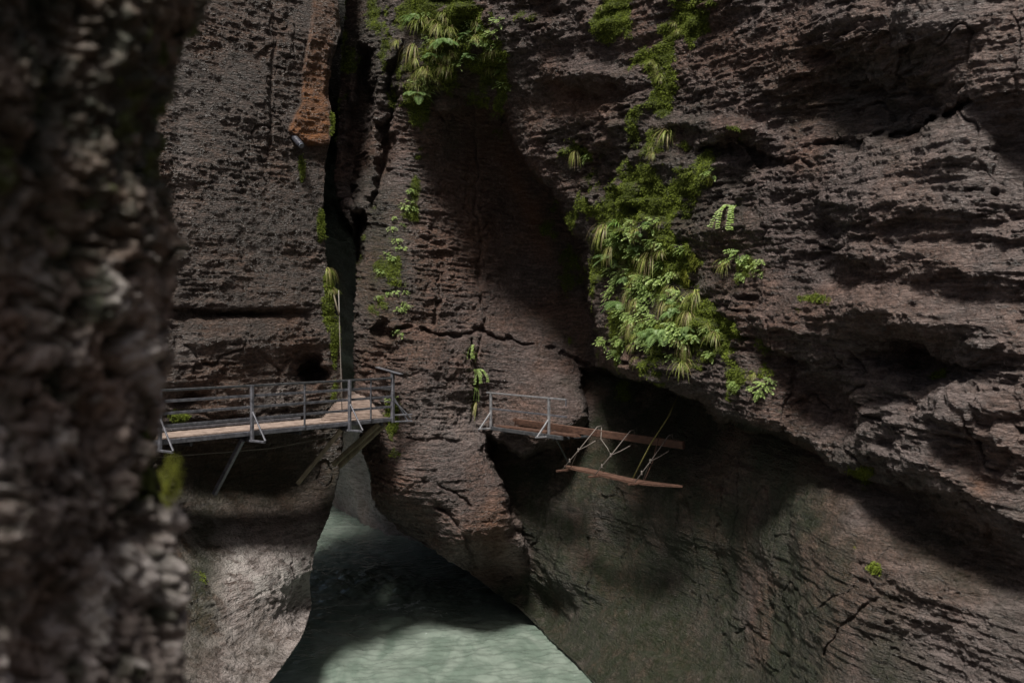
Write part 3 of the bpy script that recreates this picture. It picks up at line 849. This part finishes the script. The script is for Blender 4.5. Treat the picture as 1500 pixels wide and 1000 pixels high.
# boards run across the deck, on the long run and on the landing that turns into the slot
mb = MB()
run = (end - wp(40)).length
nb = int(run / .145)
for i in range(nb):
    a = wp(40) + WD * (i + .5) * run / nb
    w = 1.2
    za = DECK - .02 + random.uniform(-.004, .004)
    mb.bar(Vector((a.x, a.y, za)) + WNRM * -.0, Vector((a.x, a.y, za)) + WNRM * w, run / nb - .008, .04)
tdir = (WNRM * .94 - WD * .05).normalized()
c0 = wp(505)
FL = wp(494, .55, DECK + .006); FR = wp(571, .30, DECK + .006); BL = at(506, 571, 27.3); BR = at(533, 577, 27.1)
for i in range(18):
    a = FL.lerp(BL, (i + .5) / 18); b = FR.lerp(BR, (i + .5) / 18)
    dz = Vector((0, 0, random.uniform(-.004, .004)))
    mb.bar(a + dz, b + dz, .142, .04)
mb.build("deck", M_DECK, walk, base=base)
one_bar("edge_beam", wp(40, -.03, DECK - .06), wp(572, -.03, DECK - .06), .05, .10, M_STEEL, walk, base)
one_bar("inner_beam", wp(40, 1.15, DECK - .12), wp(572, 1.15, DECK - .12), .06, .14, M_STEEL_DARK, walk, base)
one_bar("top_rail", wp(40, -.05, DECK + 1.005), wp(572, -.05, DECK + 1.005), .06, .05, M_STEEL_DARK, walk, base)
for h in (.27, .53, .78):
    one_bar("rail", wp(40, -.05, DECK + h), wp(572, -.05, DECK + h), .022, .06, M_STEEL, walk, base)
def braced_post(px, extra=0.0):
    p = wp(px)
    m = MB(); m.bar(Vector((p.x, p.y, DECK - .24)) - WNRM * .10, Vector((p.x, p.y, DECK + 1.02 + extra)) - WNRM * .10, .075, .075, WNRM)
    post = m.build("post", M_STEEL, walk, base=base)
    out = -WNRM
    o = p + out * .10
    b = MB(); b.bar(Vector((o.x, o.y, DECK + .46)), Vector((o.x, o.y, DECK - .19)) + out * .46, .032, .036, WD)
    b.build("brace", M_STEEL, post)
    post.children[-1].location = (0, 0, 0)
    g = MB(); g.bar(Vector((p.x, p.y, DECK - .22)) + out * -.2, Vector((p.x, p.y, DECK - .22)) + out * .54, .06, .05)
    g.build("outrigger", M_STEEL, post)
    for ch in post.children:                     # children share the post's frame
        ch.data.transform(Matrix.Translation(-base))
for px in (230, 365, 508):
    braced_post(px)
# end post leans its brace along the walk
p = wp(573)
m = MB(); m.bar(Vector((p.x, p.y, DECK - .14)) - WNRM * .05, Vector((p.x, p.y, DECK + 1.16)) - WNRM * .05, .09, .09, WNRM)
post = m.build("post", M_STEEL, walk, base=base)
rgt = (WD * .75 - WNRM * .45).normalized()
for k, dz in ((0, 0), (.10, 0)):
    b = MB(); b.bar(Vector((p.x, p.y, DECK + .55 - k)) - WNRM * .05, Vector((p.x, p.y, DECK - .12 + k * .7)) + rgt * (.44 + k * .9), .035, .045, WNRM)
    o = b.build("brace", M_STEEL, post); o.data.transform(Matrix.Translation(-base))
for dz in (-.12, .05):
    b = MB(); b.bar(Vector((p.x, p.y, DECK + dz)) - WNRM * .05, Vector((p.x, p.y, DECK + dz)) + rgt * .56, .045, .035)
    o = b.build("outrigger", M_STEEL, post); o.data.transform(Matrix.Translation(-base))
for px in (444, 541):
    one_bar("slim_post", wp(px, -.055, DECK - .05), wp(px, -.055, DECK + 1.02), .045, .03, M_STEEL, walk, base, WNRM)
# railing that turns back towards the slot at the landing, and the flat handrail plate on its corner
q0 = wp(573, .0); q1 = q0 + (WNRM * .80 + WD * .40).normalized() * 1.5
for h, w in ((1.02, .05), (.70, .03), (.38, .03)):
    one_bar("return_rail", Vector((q0.x, q0.y, DECK + h)), Vector((q1.x, q1.y, DECK + h - .03)), w, .04, M_STEEL_DARK, walk, base)
q2 = q0.lerp(q1, .75)
one_bar("slim_post", Vector((q2.x, q2.y, DECK - .04)), Vector((q2.x, q2.y, DECK + 1.0)), .03, .03, M_STEEL, walk, base, WNRM)
pl = MB()
ctr = Vector((p.x, p.y, DECK + 1.17)) - WNRM * .05
pl.bar(ctr - Vector((.47, -.5, -.10)), ctr + Vector((.26, -.28, -.05)), .13, .02)
pl.build("corner_plate", M_STEEL, walk, base=base)
# inner hand line on the rock side
one_bar("kick_rail", wp(40, 1.2, DECK + .06), wp(488, 1.2, DECK + .05), .03, .06, M_STEEL, walk, base)
# struts down to the rock
def strut(a, b, w, mat, name="strut"):
    return one_bar(name, a, b, w, w, mat, walk, base)
strut(wp(357, .05, DECK - .2), at(314, 723, 22.5), .10, M_STEEL)
strut(wp(502, .05, DECK - .2), at(436, 708, 24.4), .11, M_TIMBER)
strut(wp(560, .10, DECK - .15), at(488, 680, 26.0), .13, M_TIMBER)
strut(wp(568, .05, DECK - .15), at(497, 683, 26.2), .12, M_TIMBER)
for px in (280, 365, 440, 508, 560):
    one_bar("cross_beam", wp(px, .0, DECK - .16), wp(px, 1.6, DECK - .16), .07, .09, M_STEEL_DARK, walk, base)

# ---- upright pole and the cable
pole_b = at(501, 602, 25.35)
pole = MB(); pole.tube([at(496, 425, 25.45), at(498, 500, 25.4), at(500, 560, 25.4), pole_b], .013)
o = pole.build("pole", M_CABLE, None, True, base=pole_b); o.location = pole_b
tag(o, "thin upright rusty pole at the mouth of the dark slot behind the walkway", "pole")
stk_b = at(497, 462, 25.2)
s_ = MB(); s_.tube([at(489, 432, 25.3), at(493, 448, 25.25), stk_b], .018, 8, .024)
o = s_.build("dead_branch", M_TIMBER, None, True, base=stk_b); o.location = stk_b
tag(o, "short pale bare stick poking out of the grass at the slot's left edge", "branch")
cb = MB(); cb.tube([at(170, 672, 20.9), at(250, 668, 21.4), at(330, 662, 22.6), at(400, 656, 23.9), at(480, 640, 25.2)], .012)
o = cb.build("cable", M_CABLE, None, True, base=at(330, 662, 22.6)); o.location = at(330, 662, 22.6)
tag(o, "thin cable stretched along the dark rock under the walkway", "cable")

# ---- lamp on the left cliff
lb = at(432, 203, 25.0)
lamp = empty("floodlight", lb, "small dark cylindrical floodlight fixed to the rock below the rusty strip", "floodlight")
a0 = at(426, 196, 25.15); a1 = at(441, 213, 24.85)
m = MB(); m.tube([a0, a0.lerp(a1, .06), a0.lerp(a1, .94), a1], .085, 16); m.build("housing", M_LAMP, lamp, True, base=lb)
m = MB(); m.tube([a1, a1 + (a1 - a0).normalized() * .03], .070, 16); m.build("lens", M_GLASS, lamp, False, base=lb)
m = MB(); m.bar(a0.lerp(a1, .4), at(440, 198, 25.45), .03, .03); m.build("bracket", M_LAMP, lamp, base=lb)

# ---- old broken walkway
R0 = at(718, 625, 28.2); R1 = at(803, 637, 26.0)
RD = (R1 - R0); RD.z = 0; RD.normalize(); RN = Vector((-RD.y, RD.x, 0))
if RN.y < 0: RN = -RN                                              # back towards the rock
DK2 = -2.71
def rp(px, off=0.0, z=0.0):
    k = (px - 750) / F
    t = (k * R0.y - R0.x) / (RD.x - k * RD.y)
    p = Vector((R0.x, R0.y, 0)) + RD * t + RN * off
    return Vector((p.x, p.y, z))
b2 = rp(770, .3, DK2)
old = empty("broken_walkway", b2, "old broken walkway with a short grey railing and rusty timber beam under the overhang", "walkway")
def broken_board(name, pa, pb_, w0, w1, th, parent, base, tip=6):
    """a board whose far end has snapped into splinters"""
    a, b = Vector(pa), Vector(pb_); d = (b - a).normalized(); sd = Vector((-d.y, d.x, 0)).normalized()
    L = (b - a).length
    ends = [L - random.uniform(.0, .38) for _ in range(tip + 1)]
    top = []
    for i in range(tip + 1):
        o = w0 + (w1 - w0) * i / tip
        top.append((o, ends[i]))
        if i < tip: top.append((o + (w1 - w0) * .5 / tip, min(ends[i], ends[i + 1]) - random.uniform(.05, .25)))
    ring = [(w1, 0.0), (w0, 0.0)] + top
    n = len(ring)
    v = [a + sd * p + d * q + Vector((0, 0, th / 2)) for p, q in ring] + [a + sd * p + d * q - Vector((0, 0, th / 2)) for p, q in ring]
    m = MB(); m.add(v, [tuple(range(n)), tuple(range(n, 2 * n))[::-1]] + [(i, n + i, n + (i + 1) % n, (i + 1) % n) for i in range(n)])
    return m.build(name, M_OLD, parent, base=base)
broken_board("walk_board", rp(727, .14, DK2 + .05), rp(845, .20, DK2 + .055), -.17, -.01, .045, old, b2)
broken_board("walk_board", rp(729, .14, DK2 + .045), rp(836, .20, DK2 + .05), .0, .17, .045, old, b2)
one_bar("edge_beam", rp(722, -.05, DK2 - .02), rp(826, -.05, DK2 - .02), .06, .10, M_STEEL_DARK, old, b2)
one_bar("long_beam", rp(733, .46, DK2 + .17), rp(980, .46, DK2 + .12), .08, .18, M_OLD, old, b2)
one_bar("top_rail", rp(713, 0, DK2 + .965), rp(829, 0, DK2 + .965), .042, .042, M_STEEL_PALE, old, b2)
one_bar("mid_rail", rp(718, .03, DK2 + .52), rp(829, .03, DK2 + .52), .02, .05, M_STEEL, old, b2)
one_bar("rail_end", rp(829, 0, DK2 + .965), rp(829, 0, DK2 + .80), .03, .03, M_STEEL, old, b2, RN)
for px in (719, 804):
    p = rp(px)
    m = MB(); m.bar(Vector((p.x, p.y, DK2 - .03)), Vector((p.x, p.y, DK2 + .955)), .07, .06, RN)
    post = m.build("post", M_STEEL_PALE, old, base=b2)
    m = MB(); m.bar(Vector((p.x, p.y, DK2 + .42)), Vector((p.x, p.y, DK2 - .03)) - RN * .34 - RD * .05, .045, .04, RD)
    m.build("brace", M_STEEL_PALE, post, base=b2)
    m = MB(); m.bar(Vector((p.x, p.y, DK2 - .04)) + RN * .12, Vector((p.x, p.y, DK2 - .04)) - RN * .40 - RD * .05, .06, .04)
    m.build("outrigger", M_STEEL_PALE, post, base=b2)
one_bar("batten", rp(737, .40, DK2 + .02), rp(738, .40, DK2 + .30), .04, .03, M_OLD, old, b2, RN)
one_bar("strut", rp(812, .05, DK2 - .06), at(834, 680, 27.6), .04, .04, M_STEEL_DARK, old, b2)
one_bar("cross_beam", rp(740, -.05, DK2 - .08), rp(740, 1.0, DK2 - .08), .06, .06, M_STEEL_DARK, old, b2)
one_bar("cross_beam", rp(812, -.05, DK2 - .08), rp(812, 1.2, DK2 - .08), .06, .06, M_STEEL_DARK, old, b2)

# ---- the plank slung below it
PZ = -3.47
pb = rp(900, .1, PZ)
pk = empty("hanging_plank", pb, "rust brown plank hung on ropes below the old broken walkway", "plank")
m = MB()
A = rp(822, .12, PZ); Bq = rp(994, .12, PZ); n = 12
top = []; bot = []
vs = []; fs = []
for i in range(n + 1):
    t = i / n
    c = A.lerp(Bq, t) + Vector((0, 0, -.05 * math.sin(math.pi * t) + .02 * math.sin(7 * t)))
    hw = .17 * min(1, (t * 8 + .12), ((1 - t) * 5 + .08))
    for sgn, dz in ((-1, .025), (1, .025), (1, -.025), (-1, -.025)):
        vs.append(c + RN * hw * sgn + Vector((0, 0, dz)))
for i in range(n):
    for k in range(4):
        fs.append((4 * i + k, 4 * i + (k + 1) % 4, 4 * i + 4 + (k + 1) % 4, 4 * i + 4 + k))
fs += [(3, 2, 1, 0), (4 * n, 4 * n + 1, 4 * n + 2, 4 * n + 3)]
m.add(vs, fs); m.build("board", M_OLD, pk, base=pb)
for px in (831, 878, 937):
    one_bar("crossbar", rp(px, -.34, PZ - .06), rp(px, .34, PZ - .06), .07, .05, M_OLD, pk, base=pb)
def rope(pts, r, mat=M_ROPE):
    m = MB(); m.tube(pts, r, 6); return m.build("rope", mat, pk, True, base=pb)
def knot(p):
    m = MB(); m.tube([p + Vector((0, 0, -.05)), p + Vector((.01, 0, -.03)), p, p + Vector((0, 0, .03)), p + Vector((.01, 0, .05))], .021, 6); return m.build("knot", M_ROPE, pk, True, base=pb)
for (pa, px0, pxt, pxs) in ((833, 831, 857, 860), (879, 878, 905, 911), (934, 937, 961, 967)):
    topp = rp(pxt, .40, DK2 + .31); lo = rp(px0, -.15, PZ - .03); lo2 = rp(px0 + 3, .05, PZ + .03)
    mid = lo.lerp(topp, .45)
    rope([lo, lo.lerp(topp, .5) + Vector((0, 0, -.012)), topp], .011)
    rope([lo2, mid, mid.lerp(rp(pxs, .25, DK2 - .06), .5), rp(pxs + 1, .25, DK2 - .02)], .010)
    rope([topp, topp + RN * .12 + Vector((0, 0, .02)), topp + RN * .16 + Vector((0, 0, -.3))], .009)
    knot(mid); knot(lo.lerp(topp, .2))
rope([rp(927, .0, PZ + .03), rp(944, .2, DK2 + .1), rp(955, .5, DK2 + .70), rp(952, .9, DK2 + 1.2)], .018, M_ROPE_G)
rope([rp(944, .0, PZ + .03), rp(947, .2, PZ + .45), rp(949, .36, DK2 + .3)], .012, M_OLD)
rope([rp(861, .45, DK2 + .3), rp(863, .38, DK2 + .02), rp(874, .35, DK2 - .18), rp(877, .35, DK2 - .28)], .010, M_CABLE)

# ------------------------------------------------------------------ planting
allP = np.concatenate([s[0] for s in SAMPLES[:2]]); allN = np.concatenate([s[1] for s in SAMPLES[:2]])
allM = np.concatenate([s[2]["moss"] for s in SAMPLES[:2]])
_px = 750 + allP[:, 0] / allP[:, 1] * F; _py = HOR - allP[:, 2] / allP[:, 1] * F
zb = np.full((520, 800), -1, np.int64); zd_ = np.full((520, 800), 1e9)
_ix = (_px / 2).astype(int) + 10; _iy = (_py / 2).astype(int) + 10
ok = (_ix >= 0) & (_ix < 800) & (_iy >= 0) & (_iy < 520)
order = np.argsort(-allP[:, 1]); order = order[ok[order]]
zb[_iy[order], _ix[order]] = order                    # nearest written last
visible = np.zeros(len(allP), bool)
front = allP[np.maximum(zb, 0), 1]
visible[ok] = allP[ok, 1] < front[_iy[ok], _ix[ok]] + .25

def ground(px, py):
    ix, iy = int(px / 2) + 10, int(py / 2) + 10
    for r in range(0, 8):
        for dy in range(-r, r + 1):
            for dx in range(-r, r + 1):
                if max(abs(dx), abs(dy)) != r: continue
                x, y = ix + dx, iy + dy
                if 0 <= x < 800 and 0 <= y < 520 and zb[y, x] >= 0:
                    i = zb[y, x]
                    n = Vector(allN[i]); n.z = 0
                    if n.length < .1: n = Vector((0, -1, 0))
                    return Vector(allP[i]), n.normalized()
    return at(px, py, 25), Vector((0, -1, 0))

def blade(vs, fs, ms, base, d0, length, width, droop, mi, segs=5):
    """a narrow arching blade"""
    p = Vector(base); d = Vector(d0).normalized()
    side = d.cross(Vector((0, 0, 1)));
    if side.length < .05: side = Vector((1, 0, 0))
    side.normalize()
    rows = []
    for i in range(segs + 1):
        t = i / segs
        w = width * (1 - t) ** .7 * (.6 + .4 * min(1, t * 5))
        rows.append((p - side * w / 2, p + side * w / 2))
        d = (d + Vector((0, 0, -droop / segs * (1 + t)))).normalized()
        p = p + d * length / segs
    o = len(vs)
    for a, b in rows: vs += [a, b]
    for i in range(segs):
        fs.append((o + 2 * i, o + 2 * i + 1, o + 2 * i + 3, o + 2 * i + 2)); ms.append(mi)

def leaf(vs, fs, ms, base, d, nrm, L, W, mi):
    d = Vector(d).normalized(); s = d.cross(nrm)
    if s.length < .05: s = d.cross(Vector((.3, .9, .2)))
    s.normalize(); u = s.cross(d).normalized()
    o = len(vs)
    b = Vector(base)
    vs += [b, b + d * L * .35 + s * W * .5 + u * L * .05, b + d * L * .72 + s * W * .38 + u * L * .03, b + d * L - u * L * .10,
           b + d * L * .72 - s * W * .38 + u * L * .03, b + d * L * .35 - s * W * .5 + u * L * .05, b + d * L * .5 - u * L * .02]
    fs.extend([(o, o + 1, o + 6), (o + 1, o + 2, o + 6), (o + 2, o + 3, o + 6), (o + 3, o + 4, o + 6), (o + 4, o + 5, o + 6), (o + 5, o, o + 6)])
    ms.extend([mi] * 6)

def proto(name, build, mats, n=3):
    out = []
    for k in range(n):
        random.seed(hash(name) % 1000 * 0 + k * 31 + len(name) * 7)
        vs, fs, ms = [], [], []
        build(vs, fs, ms)
        out.append(poly_object(name, vs, fs, mats, None, False, ms, link=False).data)
    return out

def rdir(spread, up=.3):
    a = random.uniform(-spread, spread)
    return Vector((math.sin(a), -math.cos(a), random.uniform(up - .5, up + .6)))
def b_grass(vs, fs, ms):
    for i in range(70):
        blade(vs, fs, ms, (random.uniform(-.06, .06), 0, random.uniform(-.04, .04)), rdir(1.35, .35), random.uniform(.30, .62), random.uniform(.012, .022), random.uniform(.9, 2.3), 1 if random.random() < .25 else 0, 6)
def b_hang(vs, fs, ms):
    for i in range(60):
        blade(vs, fs, ms, (random.uniform(-.06, .06), 0, random.uniform(-.04, .04)), rdir(1.2, .1), random.uniform(.40, .8), random.uniform(.011, .019), random.uniform(1.9, 3.4), 1 if random.random() < .45 else 0, 6)
def b_fern(vs, fs, ms):
    for k in range(8):
        a = -1.3 + 2.6 * (k + random.uniform(0, .8)) / 8
        d = Vector((math.sin(a), -math.cos(a) * .9, random.uniform(.2, .9))).normalized()
        p = Vector((0, 0, 0)); L = random.uniform(.45, .68); n = 15
        side = d.cross(Vector((0, 0, 1))).normalized()
        for i in range(n):
            t = i / n
            d = (d + Vector((0, 0, -.105))).normalized()
            q = p + d * L / n
            blade(vs, fs, ms, p, d, L / n * 1.1, .008, 0, 0, 1)
            w = .16 * math.sin(math.pi * (t * .88 + .12)) ** .8
            up = side.cross(d)
            for s in (-1, 1):
                leaf(vs, fs, ms, q, side * s + d * .35 - Vector((0, 0, .15)), up, max(.02, w), max(.012, .036 * (1 - .5 * t)), 0)
            p = q
def b_herb(vs, fs, ms):
    for k in range(13):
        d = rdir(1.4, .2).normalized(); p = Vector((random.uniform(-.1, .1), 0, random.uniform(-.1, .1)))
        L = random.uniform(.22, .48); n = 7
        for i in range(n):
            d = (d + Vector((random.uniform(-.12, .12), random.uniform(-.1, .05), -.12))).normalized()
            q = p + d * L / n
            blade(vs, fs, ms, p, d, L / n * 1.1, .006, 0, 0, 1)
            if i > 1:
                side = d.cross(Vector((0, -.5, .8))).normalized()
                for s in (-1, 1):
                    leaf(vs, fs, ms, q, side * s + d * .5 + Vector((0, -.25, random.uniform(-.3, .2))), Vector((random.uniform(-.3, .3), -.6, .7)), random.uniform(.045, .085), random.uniform(.024, .042), 1 if random.random() < .35 else 0)
            p = q
        leaf(vs, fs, ms, p, d, Vector((0, -.6, .7)), .09, .05, 1)
def b_vine(vs, fs, ms):
    for k in range(5):
        p = Vector((random.uniform(-.1, .1), -.02, 0)); d = Vector((random.uniform(-.4, .4), -.5, .2)).normalized()
        for i in range(14):
            d = (d + Vector((random.uniform(-.2, .2), random.uniform(-.03, .05), -.28))).normalized()
            q = p + d * .055
            blade(vs, fs, ms, p, d, .06, .006, 0, 0, 1)
            for s in (-1, 1):
                leaf(vs, fs, ms, q, Vector((s * .8, -.4, random.uniform(-.5, .2))), Vector((0, -.7, .6)), random.uniform(.05, .09), random.uniform(.04, .06), 1 if random.random() < .4 else 0)
            p = q
def b_strap(vs, fs, ms):
    for i in range(11):
        a = -1.2 + 2.4 * i / 10
        blade(vs, fs, ms, (0, 0, 0), Vector((math.sin(a), -math.cos(a) * .7, random.uniform(.3, 1.0))), random.uniform(.36, .55), random.uniform(.045, .065), random.uniform(1.0, 1.7), 0, 7)
def b_cushion(vs, fs, ms):
    for i in range(900):
        th = random.uniform(0, 2 * math.pi); r = math.sqrt(random.random())
        x = .2 * r * math.cos(th); z = .24 * r * math.sin(th)
        y = -.05 * (1 - r * r) - random.uniform(0, .02) + .03 * math.sin(x * 25) * math.sin(z * 22)
        blade(vs, fs, ms, (x, y, z), Vector((x * 2 + random.uniform(-.5, .5), -.6, z * 2 + random.uniform(-.3, .5))), random.uniform(.03, .09), .010, 1.2, 0, 2)
PROTO = {
    "grass_tuft": proto("grass_tuft", b_grass, [M_GRASS, M_STRAW], 4),
    "sedge_tuft": proto("sedge_tuft", b_hang, [M_GRASS, M_STRAW], 3),
    "fern": proto("fern", b_fern, [M_FERN], 4),
    "leafy_herb": proto("leafy_herb", b_herb, [M_HERB, M_HERB_L], 4),
    "trailing_plant": proto("trailing_plant", b_vine, [M_HERB, M_HERB_L], 3),
    "strap_fern": proto("strap_fern", b_strap, [M_STRAP], 2),
    "moss_cushion": proto("moss_cushion", b_cushion, [M_MOSS_Y], 2),
}
random.seed(11)
CATS = {"grass_tuft": "grass", "sedge_tuft": "grass", "fern": "fern", "leafy_herb": "herb", "trailing_plant": "vine", "strap_fern": "fern", "moss_cushion": "moss"}
def plant(kind, px, py, s, label, group=None, rot=0.0):
    P, n = ground(px, py)
    o = bpy.data.objects.new(kind, random.choice(PROTO[kind]))
    o.location = P - n * .02
    o.rotation_euler = (random.uniform(-.15, .15), rot + random.uniform(-.15, .15), math.atan2(n.x, -n.y) + random.uniform(-.25, .25))
    sx = random.uniform(.9, 1.1) * s
    o.scale = (sx, s, s * random.uniform(.9, 1.12))
    COL.objects.link(o)
    return tag(o, label, CATS[kind], group)

SINGLES = [
    ("grass_tuft", 975, 192, .95, "pale arching grass tuft alone high on the mossy strip above the green patch"),
    ("sedge_tuft", 885, 330, 1.15, "straw coloured hanging grass at the upper left of the right cliff's green patch"),
    ("strap_fern", 903, 328, .95, "bright green strap leaved fern near the top of the right cliff's green patch"),
    ("grass_tuft", 1018, 428, 1.2, "large green arching grass tuft just below the yellow moss cushion"),
    ("sedge_tuft", 952, 372, 1.0, "hanging grass in the middle of the right cliff's green patch under the strap fern"),
    ("grass_tuft", 1046, 488, .85, "grass tuft at the lower right corner of the green patch"),
    ("grass_tuft", 1000, 530, .85, "lowest grass tuft on the lip of the overhang under the green patch"),
    ("fern", 968, 488, 1.0, "broad pale fern low in the right cliff's green patch"),
    ("fern", 912, 446, .95, "bluish fern low on the left side of the right cliff's green patch"),
    ("fern", 895, 378, .85, "small fern left of centre in the right cliff's green patch"),
    ("fern", 985, 455, .7, "upright fern between the large grass tuft and the broad pale fern"),
    ("grass_tuft", 1065, 382, .85, "grass tuft on bare rock right of the yellow moss cushion"),
    ("leafy_herb", 1082, 372, .9, "leafy herb beside the grass tuft right of the yellow moss"),
    ("moss_cushion", 1014, 383, 1.15, "bright yellow green moss cushion on bare rock right of the green patch"),
    ("moss_cushion", 1002, 406, .85, "smaller yellow moss cushion just under the brightest one"),
    ("moss_cushion", 1212, 440, .3, "tiny bright moss cushion alone on the rock far right of the green patch"),
    ("moss_cushion", 1192, 432, .22, "tiny flat moss spot just left of another tiny moss cushion"),
    ("moss_cushion", 1272, 688, .28, "round olive moss cushion on the shaded rock under the right hand hollow"),
    ("moss_cushion", 1262, 716, .22, "olive moss cushion below a rounder one in the shaded rock at right"),
    ("moss_cushion", 1371, 550, .25, "moss cushion at the roof of the hollow on the right cliff"),
    ("moss_cushion", 1284, 828, .2, "small moss cushion on the slab at lower right"),
    ("moss_cushion", 1251, 803, .18, "small moss cushion just up left of another on the lower right slab"),
    ("moss_cushion", 1038, 262, .55, "moss cushion under the dark pocket on the upper right cliff"),
    ("moss_cushion", 1040, 222, .4, "small moss cushion beside the dark pocket on the upper right cliff"),
    ("leafy_herb", 1045, 252, .6, "small leafy herb under the dark pocket on the upper right cliff"),
    ("trailing_plant", 1070, 300, .8, "thin trailing plant on bare rock above right of the green patch"),
    ("sedge_tuft", 843, 222, .75, "short hanging grass on the small mossy ledge right of the arch"),
    ("leafy_herb", 862, 228, .6, "small herb on the mossy ledge right of the arch"),
    ("trailing_plant", 694, 505, .75, "topmost small trailing plant in the crack left of the old walkway"),
    ("trailing_plant", 696, 540, .7, "middle small trailing plant in the crack left of the old walkway"),
    ("trailing_plant", 695, 567, .55, "lowest small trailing plant in the crack left of the old walkway"),
    ("sedge_tuft", 697, 588, .95, "grass tuft hanging from the crack beside the old walkway railing"),
    ("leafy_herb", 585, 484, .55, "small bright herb in the ledge crack above the landing"),
    ("sedge_tuft", 484, 392, .85, "long grass tuft hanging at the left edge of the dark slot"),
    ("grass_tuft", 487, 425, .6, "short grass tuft below the long one at the slot's left edge"),
    ("leafy_herb", 577, 585, .6, "leafy herb growing behind the end post of the walkway"),
    ("fern", 612, 140, .95, "lone pale fern hanging below the left of the top green patch"),
    ("fern", 650, 62, .9, "fern in the middle of the top green patch above the arch"),
    ("grass_tuft", 617, 32, 1.15, "large grass tuft at the upper left of the top green patch"),
    ("grass_tuft", 640, 38, 1.15, "large pale grass tuft beside the middle fern of the top green patch"),
    ("sedge_tuft", 604, 66, 1.1, "straw hanging grass at the left edge of the top green patch"),
    ("grass_tuft", 655, 100, .9, "grass tuft just above the arch in the top green patch"),
    ("moss_cushion", 505, 48, .6, "moss cushion on the narrow rib inside the slot's top"),
    ("grass_tuft", 1104, 548, .5, "small grass tuft among moss spots under the lower right of the green patch"),
]
for a in SINGLES: plant(*a)
nc = bpy.data.objects.new("moss_cushion", PROTO["moss_cushion"][0])
nc.location = at(246, 700, 2.82); nc.scale = (.14, .5, .30); nc.rotation_euler = (0, .1, math.radians(50))
COL.objects.link(nc)
tag(nc, "bright yellow green moss cushion on the edge of the blurred near rock", "moss")
def scatter(kind, spots, n, s, label, group):
    k = 0; tries = 0
    while k < n and tries < n * 40:
        tries += 1
        cx, cy, rx, ry = random.choice(spots)
        x = random.gauss(cx, rx * .55); y = random.gauss(cy, ry * .55)
        if not (0 < y < 640): continue
        plant(kind, x, y, s * random.uniform(.7, 1.2), label, group); k += 1
PATCH = [(915, 400, 34, 60), (945, 420, 40, 60), (925, 350, 40, 36), (965, 440, 46, 50), (1000, 490, 46, 34), (935, 490, 34, 36)]
TOPP = [(640, 60, 48, 55), (690, 50, 40, 45), (715, 90, 25, 45), (620, 120, 20, 30)]
SIDE = [(592, 300, 18, 50), (572, 380, 26, 50), (585, 440, 14, 24)]
scatter("leafy_herb", PATCH, 80, .62, "small leafy herb packed into the right cliff's large green patch", "herbs in the large green patch")
scatter("fern", PATCH, 10, .45, "small fern packed into the right cliff's large green patch", "ferns in the large green patch")
scatter("sedge_tuft", PATCH, 14, .7, "small hanging grass tuft packed into the right cliff's large green patch", "hanging grass in the large green patch")
scatter("grass_tuft", PATCH, 22, .6, "small grass tuft packed into the right cliff's large green patch", "grass in the large green patch")
scatter("leafy_herb", TOPP, 34, .5, "small leafy herb on the mossy shelf above the arch", "herbs on the shelf above the arch")
scatter("grass_tuft", TOPP, 34, .7, "small grass tuft on the mossy shelf above the arch", "grass on the shelf above the arch")
scatter("fern", TOPP, 8, .55, "small fern on the mossy shelf above the arch", "ferns on the shelf above the arch")
scatter("leafy_herb", SIDE, 26, .36, "small dim leafy herb on the buttress edge right of the dark slot", "herbs on the buttress edge")
scatter("leafy_herb", [(1045, 490, 25, 40), (1115, 560, 40, 18), (1095, 400, 20, 20)], 14, .5, "small herb at the ragged right fringe of the large green patch", "herbs on the patch fringe")
scatter("grass_tuft", [(962, 100, 12, 60), (958, 225, 14, 26), (930, 30, 40, 18), (990, 40, 14, 20)], 9, .5, "small grass tuft on the mossy strip above the large green patch", "grass on the mossy strip")

# ---- carpet of moss: fine tufts growing wherever the rock is mossy
def moss_carpet(n):
    cand = np.where((allM > .42) & visible)[0]
    cand = rng.choice(cand, n, p=allM[cand] / allM[cand].sum())
    P = allP[cand] + rng.normal(size=(n, 3)) * .012; Nn = allN[cand]
    L = rng.uniform(.02, .055, n)[:, None]
    d = Nn * .8 + rng.normal(size=(n, 3)) * .55 + np.array([0, 0, -.25]); d /= np.linalg.norm(d, axis=1)[:, None]
    s = np.cross(d, rng.normal(size=(n, 3))); s /= np.linalg.norm(s, axis=1)[:, None] + 1e-9
    w = rng.uniform(.003, .008, n)[:, None]
    V = np.stack([P - s * w, P + s * w, P + d * L + s * w * .5, P + d * L * 1.1 - s * w * .5 + np.array([0, 0, -.01])], 1).reshape(-1, 3)
    me = link_mesh("moss", V, np.arange(4 * n), np.arange(n) * 4, np.full(n, 4), M_MOSS, False)
    o = bpy.data.objects.new("moss", me); COL.objects.link(o)
    tag(o, "fine green moss carpeting the damp rock of both cliffs", "moss", None, "stuff")
moss_carpet(130000)
